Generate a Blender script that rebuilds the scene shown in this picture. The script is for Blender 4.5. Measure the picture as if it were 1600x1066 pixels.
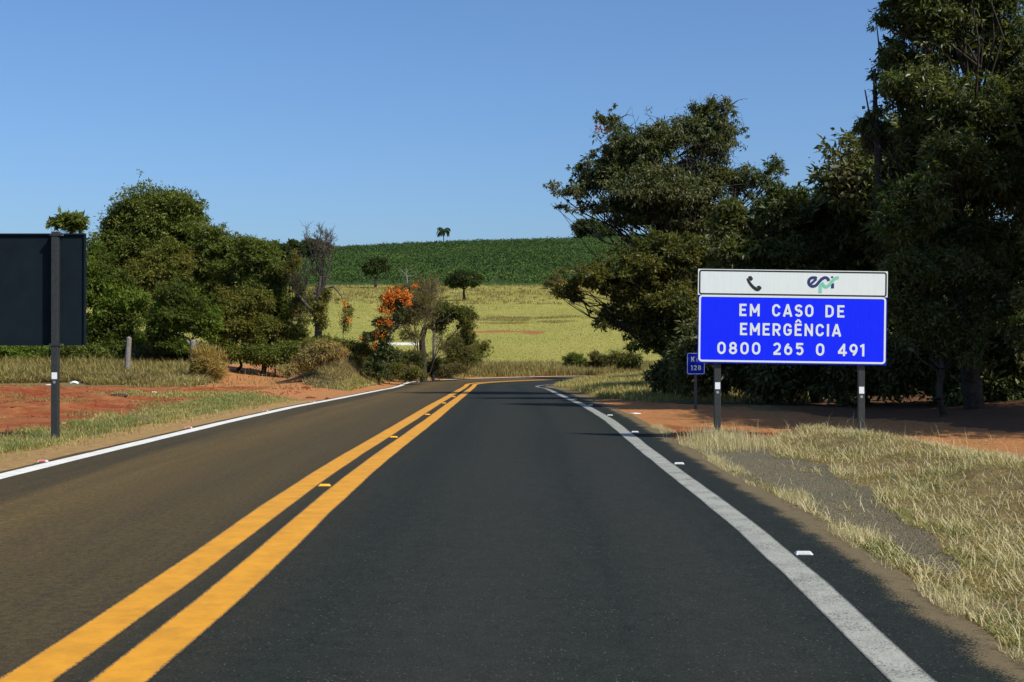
import bpy, math, random
import numpy as np
from mathutils import Vector
for o in list(bpy.data.objects):
    bpy.data.objects.remove(o, do_unlink=True)
S = bpy.context.scene
C = S.collection
R = math.radians

# ------------------------------------------------------------------ camera, sky, sun, exposure
F = 2100.0; CX = 800.0; HY = 545.0; CAMZ = 1.5
cam = bpy.data.objects.new('camera', bpy.data.cameras.new('camera')); C.objects.link(cam)
cam.data.sensor_width = 36.0; cam.data.lens = 36.0 * F / 1600.0
cam.data.clip_start = 0.1; cam.data.clip_end = 3000
cam.location = (0, 0, CAMZ)
cam.rotation_euler = (R(90) + math.atan((HY - 533.0) / F), 0, 0)
S.camera = cam

SUN_AZ = 52.0      # degrees from straight behind the camera towards the right
SUN_EL = 46.0
w = bpy.data.worlds.new("World"); S.world = w; w.use_nodes = True
nt = w.node_tree
sky = nt.nodes.new('ShaderNodeTexSky'); sky.sky_type = 'NISHITA'; sky.sun_disc = False
sky.sun_elevation = R(SUN_EL)
sky.sun_rotation = R(180 - SUN_AZ)
sky.air_density = 1.0; sky.dust_density = 1.5; sky.ozone_density = 10.0
bg = nt.nodes['Background']; bg.inputs[1].default_value = 0.12
nt.links.new(sky.outputs[0], bg.inputs[0])
sl = bpy.data.lights.new('sun', 'SUN'); sl.energy = 4.2; sl.angle = R(0.53); sl.color = (1.0, 0.94, 0.80)
sun = bpy.data.objects.new('sun', sl); C.objects.link(sun)
sdir = Vector((math.sin(R(SUN_AZ)) * math.cos(R(SUN_EL)), -math.cos(R(SUN_AZ)) * math.cos(R(SUN_EL)), math.sin(R(SUN_EL))))
sun.rotation_euler = sdir.to_track_quat('Z', 'Y').to_euler()
S.view_settings.view_transform = 'Standard'; S.view_settings.look = 'None'
S.view_settings.exposure = 0.25; S.view_settings.gamma = 1.0
S.cycles.max_bounces = 6; S.cycles.transparent_max_bounces = 8
S.cycles.use_denoising = True

# ------------------------------------------------------------------ noise
def _h(ix, iy, seed):
    n = (ix.astype(np.int64) * 374761393 + iy.astype(np.int64) * 668265263 + seed * 1442695041) & 0xffffffff
    n = ((n ^ (n >> 13)) * 1274126177) & 0xffffffff
    return ((n ^ (n >> 16)) & 0xffff) / 65535.0
def vnoise(x, y, seed=0):
    x = np.asarray(x, float); y = np.asarray(y, float)
    ix = np.floor(x); iy = np.floor(y); fx = x - ix; fy = y - iy
    fx = fx * fx * (3 - 2 * fx); fy = fy * fy * (3 - 2 * fy)
    a = _h(ix, iy, seed); b = _h(ix + 1, iy, seed); c = _h(ix, iy + 1, seed); d = _h(ix + 1, iy + 1, seed)
    return (a * (1 - fx) + b * fx) * (1 - fy) + (c * (1 - fx) + d * fx) * fy
def fbm(x, y, seed=0, o=4):
    t = 0; a = .5; s = 1.0
    for k in range(o):
        t = t + a * (vnoise(np.asarray(x) * s, np.asarray(y) * s, seed + k * 17) - .5); a *= .5; s *= 2.03
    return t * 2       # about -1..1
def sstep(x, a, b):
    t = np.clip((np.asarray(x, float) - a) / (b - a), 0, 1); return t * t * (3 - 2 * t)

# ------------------------------------------------------------------ road centre line and terrain height
yy = np.arange(-40, 80, .5)
cx_ = np.interp(yy, [-40, 6.2, 8.2, 10.1, 12.4, 16, 20, 28, 36, 44, 66, 80],
                [-2.05, -2.05, -1.99, -1.965, -1.97, -1.985, -1.96, -1.89, -1.92, -2.0, -2.22, -2.45])
cx_ = np.convolve(np.pad(cx_, 2, mode='edge'), np.ones(5) / 5, mode='valid')
RC = 24.0; cc = (cx_[-1] + RC, 80.0)
th = np.arange(0, R(86), .02)
arcx = cc[0] - RC * np.cos(th); arcy = cc[1] + RC * np.sin(th)
e = np.array([arcx[-1], arcy[-1]]); dr = np.array([math.sin(R(86)), math.cos(R(86))])
t = np.arange(1, 170, 1.0)
CL = np.concatenate([np.stack([cx_, yy], 1), np.stack([arcx, arcy], 1), e + t[:, None] * dr])
seg = np.diff(CL, axis=0); sl_ = np.linalg.norm(seg, axis=1)
CS = np.concatenate([[0], np.cumsum(sl_)]) - 40.0      # arc length; s ~ Y on the straight
CT = np.gradient(CL, axis=0); CT /= np.linalg.norm(CT, axis=1)[:, None]
CN = np.stack([CT[:, 1], -CT[:, 0]], 1)                # to the right
PS = np.arange(-45, 330, .5)
PZ = np.interp(PS, [-45, 6.2, 8.15, 10.1, 12.4, 15.8, 20.4, 28, 36, 44, 64, 76, 90, 330],
               [-.05, -.046, -.026, .034, .045, .054, .043, .032, -.03, -.15, -.42, -.62, -.68, -.7])
PZ = np.convolve(np.pad(PZ, 4, mode='edge'), np.ones(9) / 9, mode='valid')
def road_z(s, u):
    return np.interp(s, PS, PZ) - .03 * np.clip(u, -5, 5) * sstep(s, 66, 86) - .004 * np.abs(np.clip(u, -5, 5))
def road_su(X, Y):
    X = np.atleast_1d(np.asarray(X, float)); Y = np.atleast_1d(np.asarray(Y, float))
    s = np.full(X.shape, 500.0); u = np.full(X.shape, -500.0)
    u[(Y < 80)] = (X - np.interp(Y, yy, cx_))[Y < 80]; s[Y < 80] = Y[Y < 80]
    m = (Y >= 80) & (Y < 150) & (X > -50) & (X < 160)
    if m.any():
        idx = np.nonzero(m)[0]
        base = 230
        for k in range(0, len(idx), 20000):
            ii = idx[k:k + 20000]
            d = (X[ii, None] - CL[None, base:, 0]) ** 2 + (Y[ii, None] - CL[None, base:, 1]) ** 2
            j = d.argmin(1) + base
            dx = X[ii] - CL[j, 0]; dy = Y[ii] - CL[j, 1]
            u[ii] = dx * CN[j, 0] + dy * CN[j, 1]
            s[ii] = CS[j] + dx * CT[j, 0] + dy * CT[j, 1]
    return s, u
BY = np.arange(-60, 1300, 1.0)
BZ = np.interp(BY, [-60, 30, 60, 100, 122, 280, 480, 530, 1300], [0, 0, -.2, -.55, -.8, 14.4, 39, 39.5, 10])
BZ = np.convolve(np.pad(BZ, 7, mode='edge'), np.ones(15) / 15, mode='valid')
def terrain_z(X, Y):
    sh = np.shape(X)
    X = np.atleast_1d(np.asarray(X, float)).ravel(); Y = np.atleast_1d(np.asarray(Y, float)).ravel()
    s, u = road_su(X, Y)
    z = np.interp(Y, BY, BZ) + .037 * np.clip(X, -150, 150) * sstep(Y, 200, 480)
    z += .9 * sstep(Y, 55, 88) * sstep(-X, 11, 20) * (1 - sstep(Y, 120, 160))
    z += .40 * sstep(X, 3.5, 11) * sstep(Y, 44, 66) * (1 - sstep(Y, 88, 101))
    z += .5 * sstep(X, 8, 16) * (1 - sstep(Y, 44, 60))
    big = fbm(X / 30, Y / 30, 3) * sstep(Y, 130, 200) * .9
    rough = fbm(X / 1.3, Y / 1.3, 9) * .07 + fbm(X / .33, Y / .33, 12, 3) * .035
    off = sstep(np.abs(u), 4.6, 6.2)
    z += big + rough * off * (1 - sstep(Y, 95, 140))
    # spoil berm on the outside of the bend
    H = np.interp(s, [62, 66, 71, 78, 86, 97, 108], [0, .25, 1.45, 1.6, 1.4, .7, 0])
    lump = 1 + .45 * fbm(X / 2.1, Y / 2.1, 31) + .22 * fbm(X / .6, Y / .6, 33)
    z += H * lump * np.exp(-((u + 7.6) / 1.35) ** 2) * (s > 50)
    # small grassy berm carrying the right-hand sign
    tt = np.clip((23.5 - Y) / 12.0, 0, 1); cxl = 4.6 + 1.3 * tt
    z += .20 * np.exp(-((X - cxl) / 1.0) ** 2) * sstep(Y, 9, 13) * (1 - sstep(Y, 21.5, 23.5)) * (1 + .5 * fbm(X / .7, Y / .7, 41))
    # red soil heaps at the sign's left post and in the left field
    z += .20 * np.exp(-((X - 3.05) / .8) ** 2 - ((Y - 23.0) / .75) ** 2) * (1 + .8 * fbm(X / .25, Y / .25, 43))
    fld = sstep(-u, 8, 10) * sstep(Y, 20, 26) * (1 - sstep(Y, 52, 60)) * (s < 60)
    z += fld * (.28 * fbm(X / 1.6, Y / 2.6, 51) + .15 * fbm(X / .45, Y / .8, 52))
    # track ruts, right
    k = 1 - sstep(np.abs(u), 4.4, 7.0)
    rz = road_z(s, u) - .012 - .12 * (1 - sstep(np.abs(u), 3.3, 4.0))
    z = z * (1 - k) + rz * k
    return z.reshape(sh) if sh else float(z[0])
def P(px, py, Y):       # point seen at photo pixel (px, py) at distance Y
    return np.array([(px - CX) / F * Y, Y, CAMZ + (HY - py) / F * Y])
def G(px, Y, dz=0):     # point on the ground under photo column px at distance Y
    x = (px - CX) / F * Y
    return np.array([x, Y, terrain_z(x, Y) + dz])
def W2(px, py):         # photo pixel on flat ground
    Y = CAMZ * F / (py - HY); return ((px - CX) / F * Y, Y)

# ------------------------------------------------------------------ mesh helpers
def mesh_np(name, V, quads=None, tris=None, mat=None, smooth=False):
    me = bpy.data.meshes.new(name)
    V = np.asarray(V, np.float32)
    q = np.zeros((0, 4), int) if quads is None else np.asarray(quads, int).reshape(-1, 4)
    t3 = np.zeros((0, 3), int) if tris is None else np.asarray(tris, int).reshape(-1, 3)
    me.vertices.add(len(V)); me.vertices.foreach_set('co', V.ravel())
    loops = np.concatenate([q.ravel(), t3.ravel()]).astype(np.int32)
    me.loops.add(len(loops)); me.loops.foreach_set('vertex_index', loops)
    n = len(q) + len(t3)
    me.polygons.add(n)
    st = np.concatenate([np.arange(len(q)) * 4, len(q) * 4 + np.arange(len(t3)) * 3]).astype(np.int32)
    me.polygons.foreach_set('loop_start', st)
    me.polygons.foreach_set('loop_total', np.concatenate([np.full(len(q), 4), np.full(len(t3), 3)]).astype(np.int32))
    me.polygons.foreach_set('use_smooth', np.full(n, bool(smooth)))
    me.update(calc_edges=True)
    if mat: me.materials.append(mat)
    return me
def link(name, me, parent=None, loc=None):
    o = bpy.data.objects.new(name, me); C.objects.link(o)
    if loc is not None: o.location = loc
    if parent is not None: o.parent = parent
    return o
def tag(o, label=None, cat=None, group=None, kind=None):
    if label: o['label'] = label
    if cat: o['category'] = cat
    if group: o['group'] = group
    if kind: o['kind'] = kind
    return o
def thing(name, loc, label, cat, group=None, rz=0):
    o = bpy.data.objects.new(name, None); C.objects.link(o)
    o.empty_display_size = .2
    o.location = loc; o.rotation_euler = (0, 0, rz)
    return tag(o, label, cat, group)
def box(V, Q, c, h, rot=0.0):     # append a box: centre c, half sizes h
    n = len(V)
    for sx, sy, sz in ((-1,-1,-1),(1,-1,-1),(1,1,-1),(-1,1,-1),(-1,-1,1),(1,-1,1),(1,1,1),(-1,1,1)):
        x, y, z = sx*h[0], sy*h[1], sz*h[2]
        V.append((c[0] + x*math.cos(rot) - y*math.sin(rot), c[1] + x*math.sin(rot) + y*math.cos(rot), c[2] + z))
    Q += [(n,n+3,n+2,n+1),(n+4,n+5,n+6,n+7),(n,n+1,n+5,n+4),(n+1,n+2,n+6,n+5),(n+2,n+3,n+7,n+6),(n+3,n,n+4,n+7)]
def bevel(o, wd=.004, seg=2):
    m = o.modifiers.new('bevel', 'BEVEL'); m.width = wd; m.segments = seg; m.limit_method = 'ANGLE'
def segments(P0, P1, R0, R1, n=5):   # tapered prisms, vectorised
    P0 = np.asarray(P0, float).reshape(-1, 3); P1 = np.asarray(P1, float).reshape(-1, 3)
    R0 = np.asarray(R0, float).reshape(-1); R1 = np.asarray(R1, float).reshape(-1)
    d = P1 - P0; L = np.linalg.norm(d, axis=1, keepdims=True); d = d / np.maximum(L, 1e-6)
    a = np.where(np.abs(d[:, 2:3]) < .9, np.array([[0, 0, 1.0]]), np.array([[1.0, 0, 0]]))
    s1 = np.cross(d, a); s1 /= np.linalg.norm(s1, axis=1, keepdims=True); s2 = np.cross(d, s1)
    an = np.arange(n) * 2 * math.pi / n
    ring = s1[:, None, :] * np.cos(an)[None, :, None] + s2[:, None, :] * np.sin(an)[None, :, None]
    V = np.concatenate([P0[:, None] + ring * R0[:, None, None], P1[:, None] + ring * R1[:, None, None]], 1).reshape(-1, 3)
    b = (np.arange(len(P0)) * 2 * n)[:, None]; k = np.arange(n)[None]; k2 = (k + 1) % n
    Q = np.stack([b + k, b + k2, b + n + k2, b + n + k], 2).reshape(-1, 4)
    return V, Q

# ------------------------------------------------------------------ material helper
def mat(name):
    m = bpy.data.materials.new(name); m.use_nodes = True
    n = m.node_tree; b = n.nodes['Principled BSDF']; return m, n, b
def node(n, t, **kw):
    x = n.nodes.new(t)
    for k, v in kw.items():
        if k.startswith('_'): setattr(x, k[1:], v)
        else: x.inputs[k].default_value = v
    return x
def ramp(n, fac, stops, interp='LINEAR'):
    r = n.nodes.new('ShaderNodeValToRGB'); r.color_ramp.interpolation = interp
    el = r.color_ramp.elements
    while len(el) < len(stops): el.new(.5)
    for e_, (p_, c_) in zip(el, stops):
        e_.position = p_; e_.color = (c_[0], c_[1], c_[2], 1) if not isinstance(c_, float) else (c_, c_, c_, 1)
    if fac is not None: n.links.new(fac, r.inputs[0])
    return r.outputs[0]
def mix(n, fac, a, b, mode='MIX'):
    x = n.nodes.new('ShaderNodeMix'); x.data_type = 'RGBA'; x.blend_type = mode
    for sock, v in ((x.inputs[0], fac), (x.inputs[6], a), (x.inputs[7], b)):
        if isinstance(v, bpy.types.NodeSocket): n.links.new(v, sock)
        elif isinstance(v, tuple): sock.default_value = (v[0], v[1], v[2], 1)
        else: sock.default_value = v
    return x.outputs[2]
def noise(n, scale, detail=4, rough=.55, vec=None, dist=0):
    x = node(n, 'ShaderNodeTexNoise', Scale=scale, Detail=detail, Roughness=rough, Distortion=dist)
    if vec is not None: n.links.new(vec, x.inputs['Vector'])
    return x.outputs[0]
def mth(n, op, a, b=0.0, c=None):
    x = n.nodes.new('ShaderNodeMath'); x.operation = op
    for i, v in enumerate((a, b) if c is None else (a, b, c)):
        if isinstance(v, bpy.types.NodeSocket): n.links.new(v, x.inputs[i])
        else: x.inputs[i].default_value = v
    return x.outputs[0]
def bump(n, b, h, strength=.4, dist=.02):
    x = node(n, 'ShaderNodeBump', Strength=strength, Distance=dist)
    n.links.new(h, x.inputs['Height']); n.links.new(x.outputs[0], b.inputs['Normal'])
def gpos(n):
    return n.nodes.new('ShaderNodeNewGeometry').outputs['Position']
def simple(name, col, rough=.6, nscale=8, var=.25, metal=0.0, bmp=0.0):
    m, n, b = mat(name)
    tc = n.nodes.new('ShaderNodeTexCoord')
    f = noise(n, nscale, 5, .6, tc.outputs['Object'])
    lo = tuple(c * (1 - var) for c in col); hi = tuple(min(1, c * (1 + var)) for c in col)
    n.links.new(ramp(n, f, [(.3, lo), (.7, hi)]), b.inputs['Base Color'])
    b.inputs['Roughness'].default_value = rough; b.inputs['Metallic'].default_value = metal
    if rough >= .8: b.inputs['Specular IOR Level'].default_value = .15
    if bmp: bump(n, b, f, bmp, .01)
    return m
def leaf_mat(name, cols, patch=.35, trans=.42, rough=.5, pcols=None, spec=.4, tc=(1.25, 1.3, .55)):
    """cols: ramp over a per-leaf random value; patch: world scale tint patches"""
    m, n, b = mat(name)
    g = n.nodes.new('ShaderNodeNewGeometry')
    st = [(i / max(1, len(cols) - 1), c) for i, c in enumerate(cols)]
    c = ramp(n, g.outputs['Random Per Island'], st)
    if pcols:
        pf = noise(n, patch, 3, .6, g.outputs['Position'])
        pr = ramp(n, pf, [(.42, 0.0), (.6, 1.0)])
        c2 = ramp(n, g.outputs['Random Per Island'], [(i / max(1, len(pcols) - 1), q) for i, q in enumerate(pcols)])
        c = mix(n, pr, c, c2)
    n.links.new(c, b.inputs['Base Color'])
    b.inputs['Roughness'].default_value = rough
    b.inputs['Specular IOR Level'].default_value = spec
    tr = n.nodes.new('ShaderNodeBsdfTranslucent')
    tcol = mix(n, 1.0, c, tc, 'MULTIPLY'); n.links.new(tcol, tr.inputs[0])
    ms = n.nodes.new('ShaderNodeMixShader'); ms.inputs[0].default_value = trans
    out = n.nodes['Material Output']
    n.links.new(b.outputs[0], ms.inputs[1]); n.links.new(tr.outputs[0], ms.inputs[2]); n.links.new(ms.outputs[0], out.inputs[0])
    return m

BARK = simple('bark', (.045, .036, .028), .9, 14, .5, bmp=.6)
BARK_PALE = simple('bark_pale', (.22, .19, .16), .9, 10, .45, bmp=.5)
BARK_GREY = simple('bark_grey', (.085, .072, .06), .9, 12, .45, bmp=.5)
TWIG = simple('twig', (.17, .125, .075), .9, 6, .4)
LEAF = {
 'dark':   leaf_mat('leaf_dark', [(.025,.040,.010), (.045,.072,.014), (.090,.12,.028), (.20,.21,.08)], pcols=[(.045,.055,.014), (.12,.12,.035), (.22,.20,.09)], patch=.5, spec=.45),  # brightest leaf tones raised to put sun highlights into the colour
 'tall':   leaf_mat('leaf_tall', [(.035,.055,.013), (.065,.095,.02), (.10,.13,.032), (.18,.19,.07)], pcols=[(.05,.07,.016), (.125,.14,.038), (.20,.20,.085)], patch=.45, rough=.42),  # top stop is a leaf highlight, scattered over leaves at random
 'olive':  leaf_mat('leaf_olive', [(.055,.068,.013), (.10,.11,.02), (.16,.155,.03), (.22,.18,.04)], pcols=[(.045,.065,.014), (.085,.11,.02), (.13,.13,.025)], patch=.5),
 'green':  leaf_mat('leaf_green', [(.08,.12,.012), (.13,.19,.022), (.21,.27,.045)], pcols=[(.05,.07,.012), (.10,.12,.02)], patch=.4, spec=.2),
 'dome':   leaf_mat('leaf_dome', [(.05,.068,.011), (.09,.12,.018), (.15,.18,.032), (.24,.25,.06)], patch=.6, spec=.25),
 'brown':  leaf_mat('leaf_brown', [(.08,.085,.015), (.15,.14,.025), (.24,.20,.05), (.16,.165,.03)], pcols=[(.07,.085,.013), (.13,.15,.022), (.21,.21,.05)], patch=.7, spec=.2),
 'grey':   leaf_mat('leaf_grey', [(.10,.095,.030), (.15,.135,.045), (.21,.17,.06)], patch=.7, spec=.1),
 'far':    leaf_mat('leaf_far', [(.030,.050,.018), (.05,.075,.024), (.09,.11,.035)], patch=.1, spec=.15),
 'coffee': leaf_mat('leaf_coffee', [(.020,.042,.014), (.045,.085,.024), (.082,.128,.040)], pcols=[(.052,.092,.024), (.092,.145,.038)], patch=.04, trans=.2, spec=.1, rough=.8),
 'orange': leaf_mat('petal_orange', [(.72,.20,.02), (.85,.30,.03), (.60,.13,.012), (.35,.14,.02)], trans=.3, rough=.6),
 'yellow': leaf_mat('petal_yellow', [(.5,.30,.02), (.42,.2,.02)], trans=.3),
}
GRASS = {
 'straw':  leaf_mat('grass_straw', [(.34,.27,.08), (.46,.38,.12), (.58,.49,.20), (.24,.19,.055), (.36,.28,.08)], pcols=[(.17,.21,.04), (.29,.29,.07), (.42,.38,.13), (.11,.12,.03)], patch=1.3, trans=.3, rough=.6, tc=(1.25, 1.12, .65)),
 'pale':   leaf_mat('grass_pale', [(.50,.43,.22), (.62,.55,.32), (.38,.33,.14)], patch=1.5, trans=.3, rough=.6, tc=(1.25, 1.12, .65)),
 'green':  leaf_mat('grass_green', [(.08,.14,.03), (.14,.20,.045), (.20,.22,.06)], pcols=[(.30,.27,.10), (.22,.22,.07)], patch=1.1, trans=.3, rough=.6),
 'bank':   leaf_mat('grass_bank', [(.26,.20,.065), (.38,.30,.11), (.18,.18,.05)], pcols=[(.16,.18,.045), (.33,.23,.08)], patch=.35, trans=.3, rough=.6, tc=(1.25, 1.12, .65)),
 'rust':   leaf_mat('grass_rust', [(.36,.20,.05), (.42,.29,.08), (.32,.27,.08)], pcols=[(.26,.25,.06), (.36,.30,.09)], patch=.6, trans=.3, rough=.6, tc=(1.25, 1.12, .65)),
 'meadow': leaf_mat('grass_meadow', [(.27,.27,.055), (.33,.325,.07), (.41,.375,.10)], pcols=[(.22,.26,.045), (.27,.295,.055)], patch=.08, trans=.3, rough=.8, spec=.1),
 'twiggy': leaf_mat('dry_stalks', [(.16,.11,.05), (.24,.17,.08), (.11,.09,.04)], trans=.1, rough=.7),
}

# ------------------------------------------------------------------ terrain
def axis(pts):   # list of (start, end, step start, step end) -> coordinates
    out = [pts[0][0]]
    for a, b, s0, s1 in pts:
        x = a
        while x < b - 1e-6:
            f = (x - a) / (b - a); x += s0 + (s1 - s0) * f; out.append(min(x, b))
    return np.array(out)
xp = axis([(0, 9, .11, .13), (9, 22, .13, .7), (22, 120, .7, 6), (120, 700, 6, 60)])
GX = np.concatenate([-xp[:0:-1], xp])
GY = axis([(-40, 4, 4, .3), (4, 28, .12, .14), (28, 100, .14, .45), (100, 160, .45, 1.2), (160, 180, 1.0, 1.0), (180, 560, 2, 5), (560, 1250, 8, 60)])
XX, YYg = np.meshgrid(GX, GY)
ZZ = terrain_z(XX, YYg)
nx, ny = len(GX), len(GY)
V = np.stack([XX.ravel(), YYg.ravel(), ZZ.ravel()], 1)
ii = (np.arange(ny - 1)[:, None] * nx + np.arange(nx - 1)[None]).ravel()
Q = np.stack([ii, ii + 1, ii + nx + 1, ii + nx], 1)
def in_poly(X, Y, poly):
    poly = np.asarray(poly); r = np.zeros(X.shape, bool)
    x0, y0 = poly[-1]
    for x1, y1 in poly:
        c = ((y0 > Y) != (y1 > Y)) & (X < (x1 - x0) * (Y - y0) / (y1 - y0 + 1e-12) + x0)
        r ^= c; x0, y0 = x1, y1
    return r
SU = road_su(XX.ravel(), YYg.ravel()); SS, UU = SU
def zone_eval(X, Y, s, u):
    """masks of the ground cover in world coordinates"""
    n1 = fbm(X / .9, Y / .9, 61); n2 = fbm(X / 3.2, Y / 3.2, 63); n3 = fbm(X / .3, Y / .3, 65)
    wx = X + .20 * n1 + .16 * n3; wy = Y + .8 * n1 + .5 * n3
    gravel = in_poly(wx, wy, [(2.9, 21.5), (3.5, 20.5), (3.85, 17.0), (3.70, 14.0), (3.35, 11.2), (3.15, 9.4), (2.9, 9.2), (2.80, 11.0), (2.78, 14), (2.75, 18)]).astype(float)
    redr = in_poly(wx, wy, [(2.5, 25.5), (2.55, 23.5), (2.8, 22.2), (3.6, 21.4), (4.9, 21.9), (4.9, 23.5), (3.9, 25), (3.1, 26.5)]).astype(float)
    trackr = (in_poly(wx, wy, [(6.0, 13), (6.6, 17), (6.4, 20), (5.2, 23.5), (2.5, 23), (2.1, 30), (1.9, 38), (1.7, 50), (3.2, 44), (6, 33), (8.5, 27), (9.5, 20), (9, 13)])).astype(float)
    leftred = (sstep(-u + .35 * n1 + .45 * n2 - .045 * (Y - 22), 6.5, 6.9) * (s < 60) * sstep(Y, 16, 20) * (1 - sstep(Y + 3 * n2, 60, 64)))
    sideroad = in_poly(wx, wy, [(-6.4, 44), (-6.3, 58), (-8.6, 60), (-10.8, 68), (-13.0, 80), (-18, 100), (-23, 100), (-17.2, 80), (-14.6, 66), (-14.0, 55), (-11, 47)]).astype(float)
    shoulder_l = sstep(u + .25 * n1, -5.5, -5.2) * (u < 0)
    return n1, n2, n3, gravel, redr, trackr, leftred, sideroad, shoulder_l
n1, n2, n3, gravel, redr, trackr, leftred, sideroad, shoulder_l = zone_eval(V[:, 0], V[:, 1], SS, UU)
X_, Y_ = V[:, 0], V[:, 1]
bermred = np.exp(-((UU + 7.4) / 1.6) ** 2) * (SS > 55) * (SS < 95) * sstep(n1 + .6 * n2, -.1, .4)
fieldpatch = 1.0 * (np.maximum(np.exp(-(((X_ + 1.2) / 4.5) ** 2 + ((Y_ - 170) / 2.0) ** 2)), np.exp(-(((X_ - 2.6) / 1.3) ** 2 + ((Y_ - 168) / 2.5) ** 2))) > .35 - .3 * n2)
col = np.zeros((len(V), 4), np.float32)
far = sstep(Y_, 118, 128)
col[:, 0] = np.clip(np.maximum.reduce([redr, leftred, bermred * .5, .22 * trackr, fieldpatch * .9]), 0, 1)
col[:, 1] = gravel
col[:, 2] = np.clip(np.maximum.reduce([sideroad, trackr, shoulder_l * (SS < 110) * (np.abs(UU) < 7)]), 0, 1)
col[:, 3] = 1
col2 = np.zeros((len(V), 4), np.float32)
col2[:, 0] = far                       # meadow
col2[:, 1] = sstep(Y_ + 4 * n2 + .0 * X_, 283, 287)     # plantation floor
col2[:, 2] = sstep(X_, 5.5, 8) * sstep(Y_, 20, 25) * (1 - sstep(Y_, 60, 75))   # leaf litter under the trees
col2[:, 3] = 1
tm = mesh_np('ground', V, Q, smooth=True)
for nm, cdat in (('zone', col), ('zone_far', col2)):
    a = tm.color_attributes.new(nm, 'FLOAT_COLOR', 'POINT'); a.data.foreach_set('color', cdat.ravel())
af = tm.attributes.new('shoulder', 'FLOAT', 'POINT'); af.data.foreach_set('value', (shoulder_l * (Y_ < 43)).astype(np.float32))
m, n, b = mat('ground_soil')
pos = gpos(n)
at = node(n, 'ShaderNodeAttribute', _attribute_name='zone'); sp = n.nodes.new('ShaderNodeSeparateColor'); n.links.new(at.outputs[0], sp.inputs[0])
at2 = node(n, 'ShaderNodeAttribute', _attribute_name='zone_far'); sp2 = n.nodes.new('ShaderNodeSeparateColor'); n.links.new(at2.outputs[0], sp2.inputs[0])
nf = noise(n, 6, 8, .65, pos); nb = noise(n, .7, 5, .6, pos); nff = noise(n, 40, 5, .7, pos); nl = noise(n, .06, 5, .6, pos)
grassy = ramp(n, nb, [(.3, (.20, .145, .065)), (.5, (.26, .20, .085)), (.7, (.17, .15, .055))])
grassy = mix(n, ramp(n, nf, [(.35, 0.0), (.65, 1.0)]), grassy, (.15, .10, .045))
red = ramp(n, nf, [(.25, (.13, .030, .010)), (.5, (.26, .062, .018)), (.75, (.38, .12, .038))])
red = mix(n, ramp(n, nb, [(.4, 0.0), (.62, 1.0)]), red, mix(n, nf, (.30, .105, .034), (.42, .18, .065)))
pale = ramp(n, nf, [(.3, (.36, .145, .050)), (.6, (.48, .215, .080)), (.8, (.52, .28, .13))])
grav = ramp(n, nff, [(.3, (.035, .032, .022)), (.5, (.105, .095, .062)), (.68, (.22, .20, .13))])
grav = mix(n, ramp(n, nb, [(.42, 0.0), (.6, .8)]), grav, mix(n, nf, (.12, .075, .035), (.28, .19, .10)))
sharp = lambda s_: ramp(n, mth(n, 'ADD', s_, mth(n, 'MULTIPLY', mth(n, 'SUBTRACT', nf, .5), .9)), [(.42, 0.0), (.58, 1.0)])
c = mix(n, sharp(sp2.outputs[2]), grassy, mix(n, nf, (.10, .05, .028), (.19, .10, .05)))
at3 = node(n, 'ShaderNodeAttribute', _attribute_name='shoulder')
pale = mix(n, at3.outputs['Fac'], pale, ramp(n, nf, [(.3, (.30, .17, .065)), (.6, (.44, .28, .11)), (.8, (.50, .36, .18))]))
c = mix(n, sharp(sp.outputs[2]), c, pale)
c = mix(n, sharp(sp.outputs[0]), c, red)
c = mix(n, sharp(sp.outputs[1]), c, grav)
mead = ramp(n, nl, [(.3, (.27, .25, .055)), (.5, (.33, .295, .075)), (.7, (.27, .265, .055))])
mead = mix(n, ramp(n, noise(n, .9, 6, .7, pos), [(.4, 0.0), (.7, .5)]), mead, (.30, .26, .09))
mead = mix(n, mth(n, 'MULTIPLY', sp.outputs[0], 1.0), mead, (.30, .10, .04))
c = mix(n, sp2.outputs[0], c, mead)
c = mix(n, sp2.outputs[1], c, mix(n, noise(n, .2, 6, .7, pos), (.02, .05, .012), (.06, .10, .025)))
n.links.new(c, b.inputs['Base Color']); b.inputs['Roughness'].default_value = .95; b.inputs['Specular IOR Level'].default_value = .15
hh = mth(n, 'ADD', mth(n, 'MULTIPLY', nf, .7), mth(n, 'MULTIPLY', nff, .3))
bump(n, b, hh, 1.0, .10)
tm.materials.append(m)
tag(link('ground', tm), 'red earth and dry grass ground rising to a meadow and a hill', None, None, 'structure')

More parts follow.
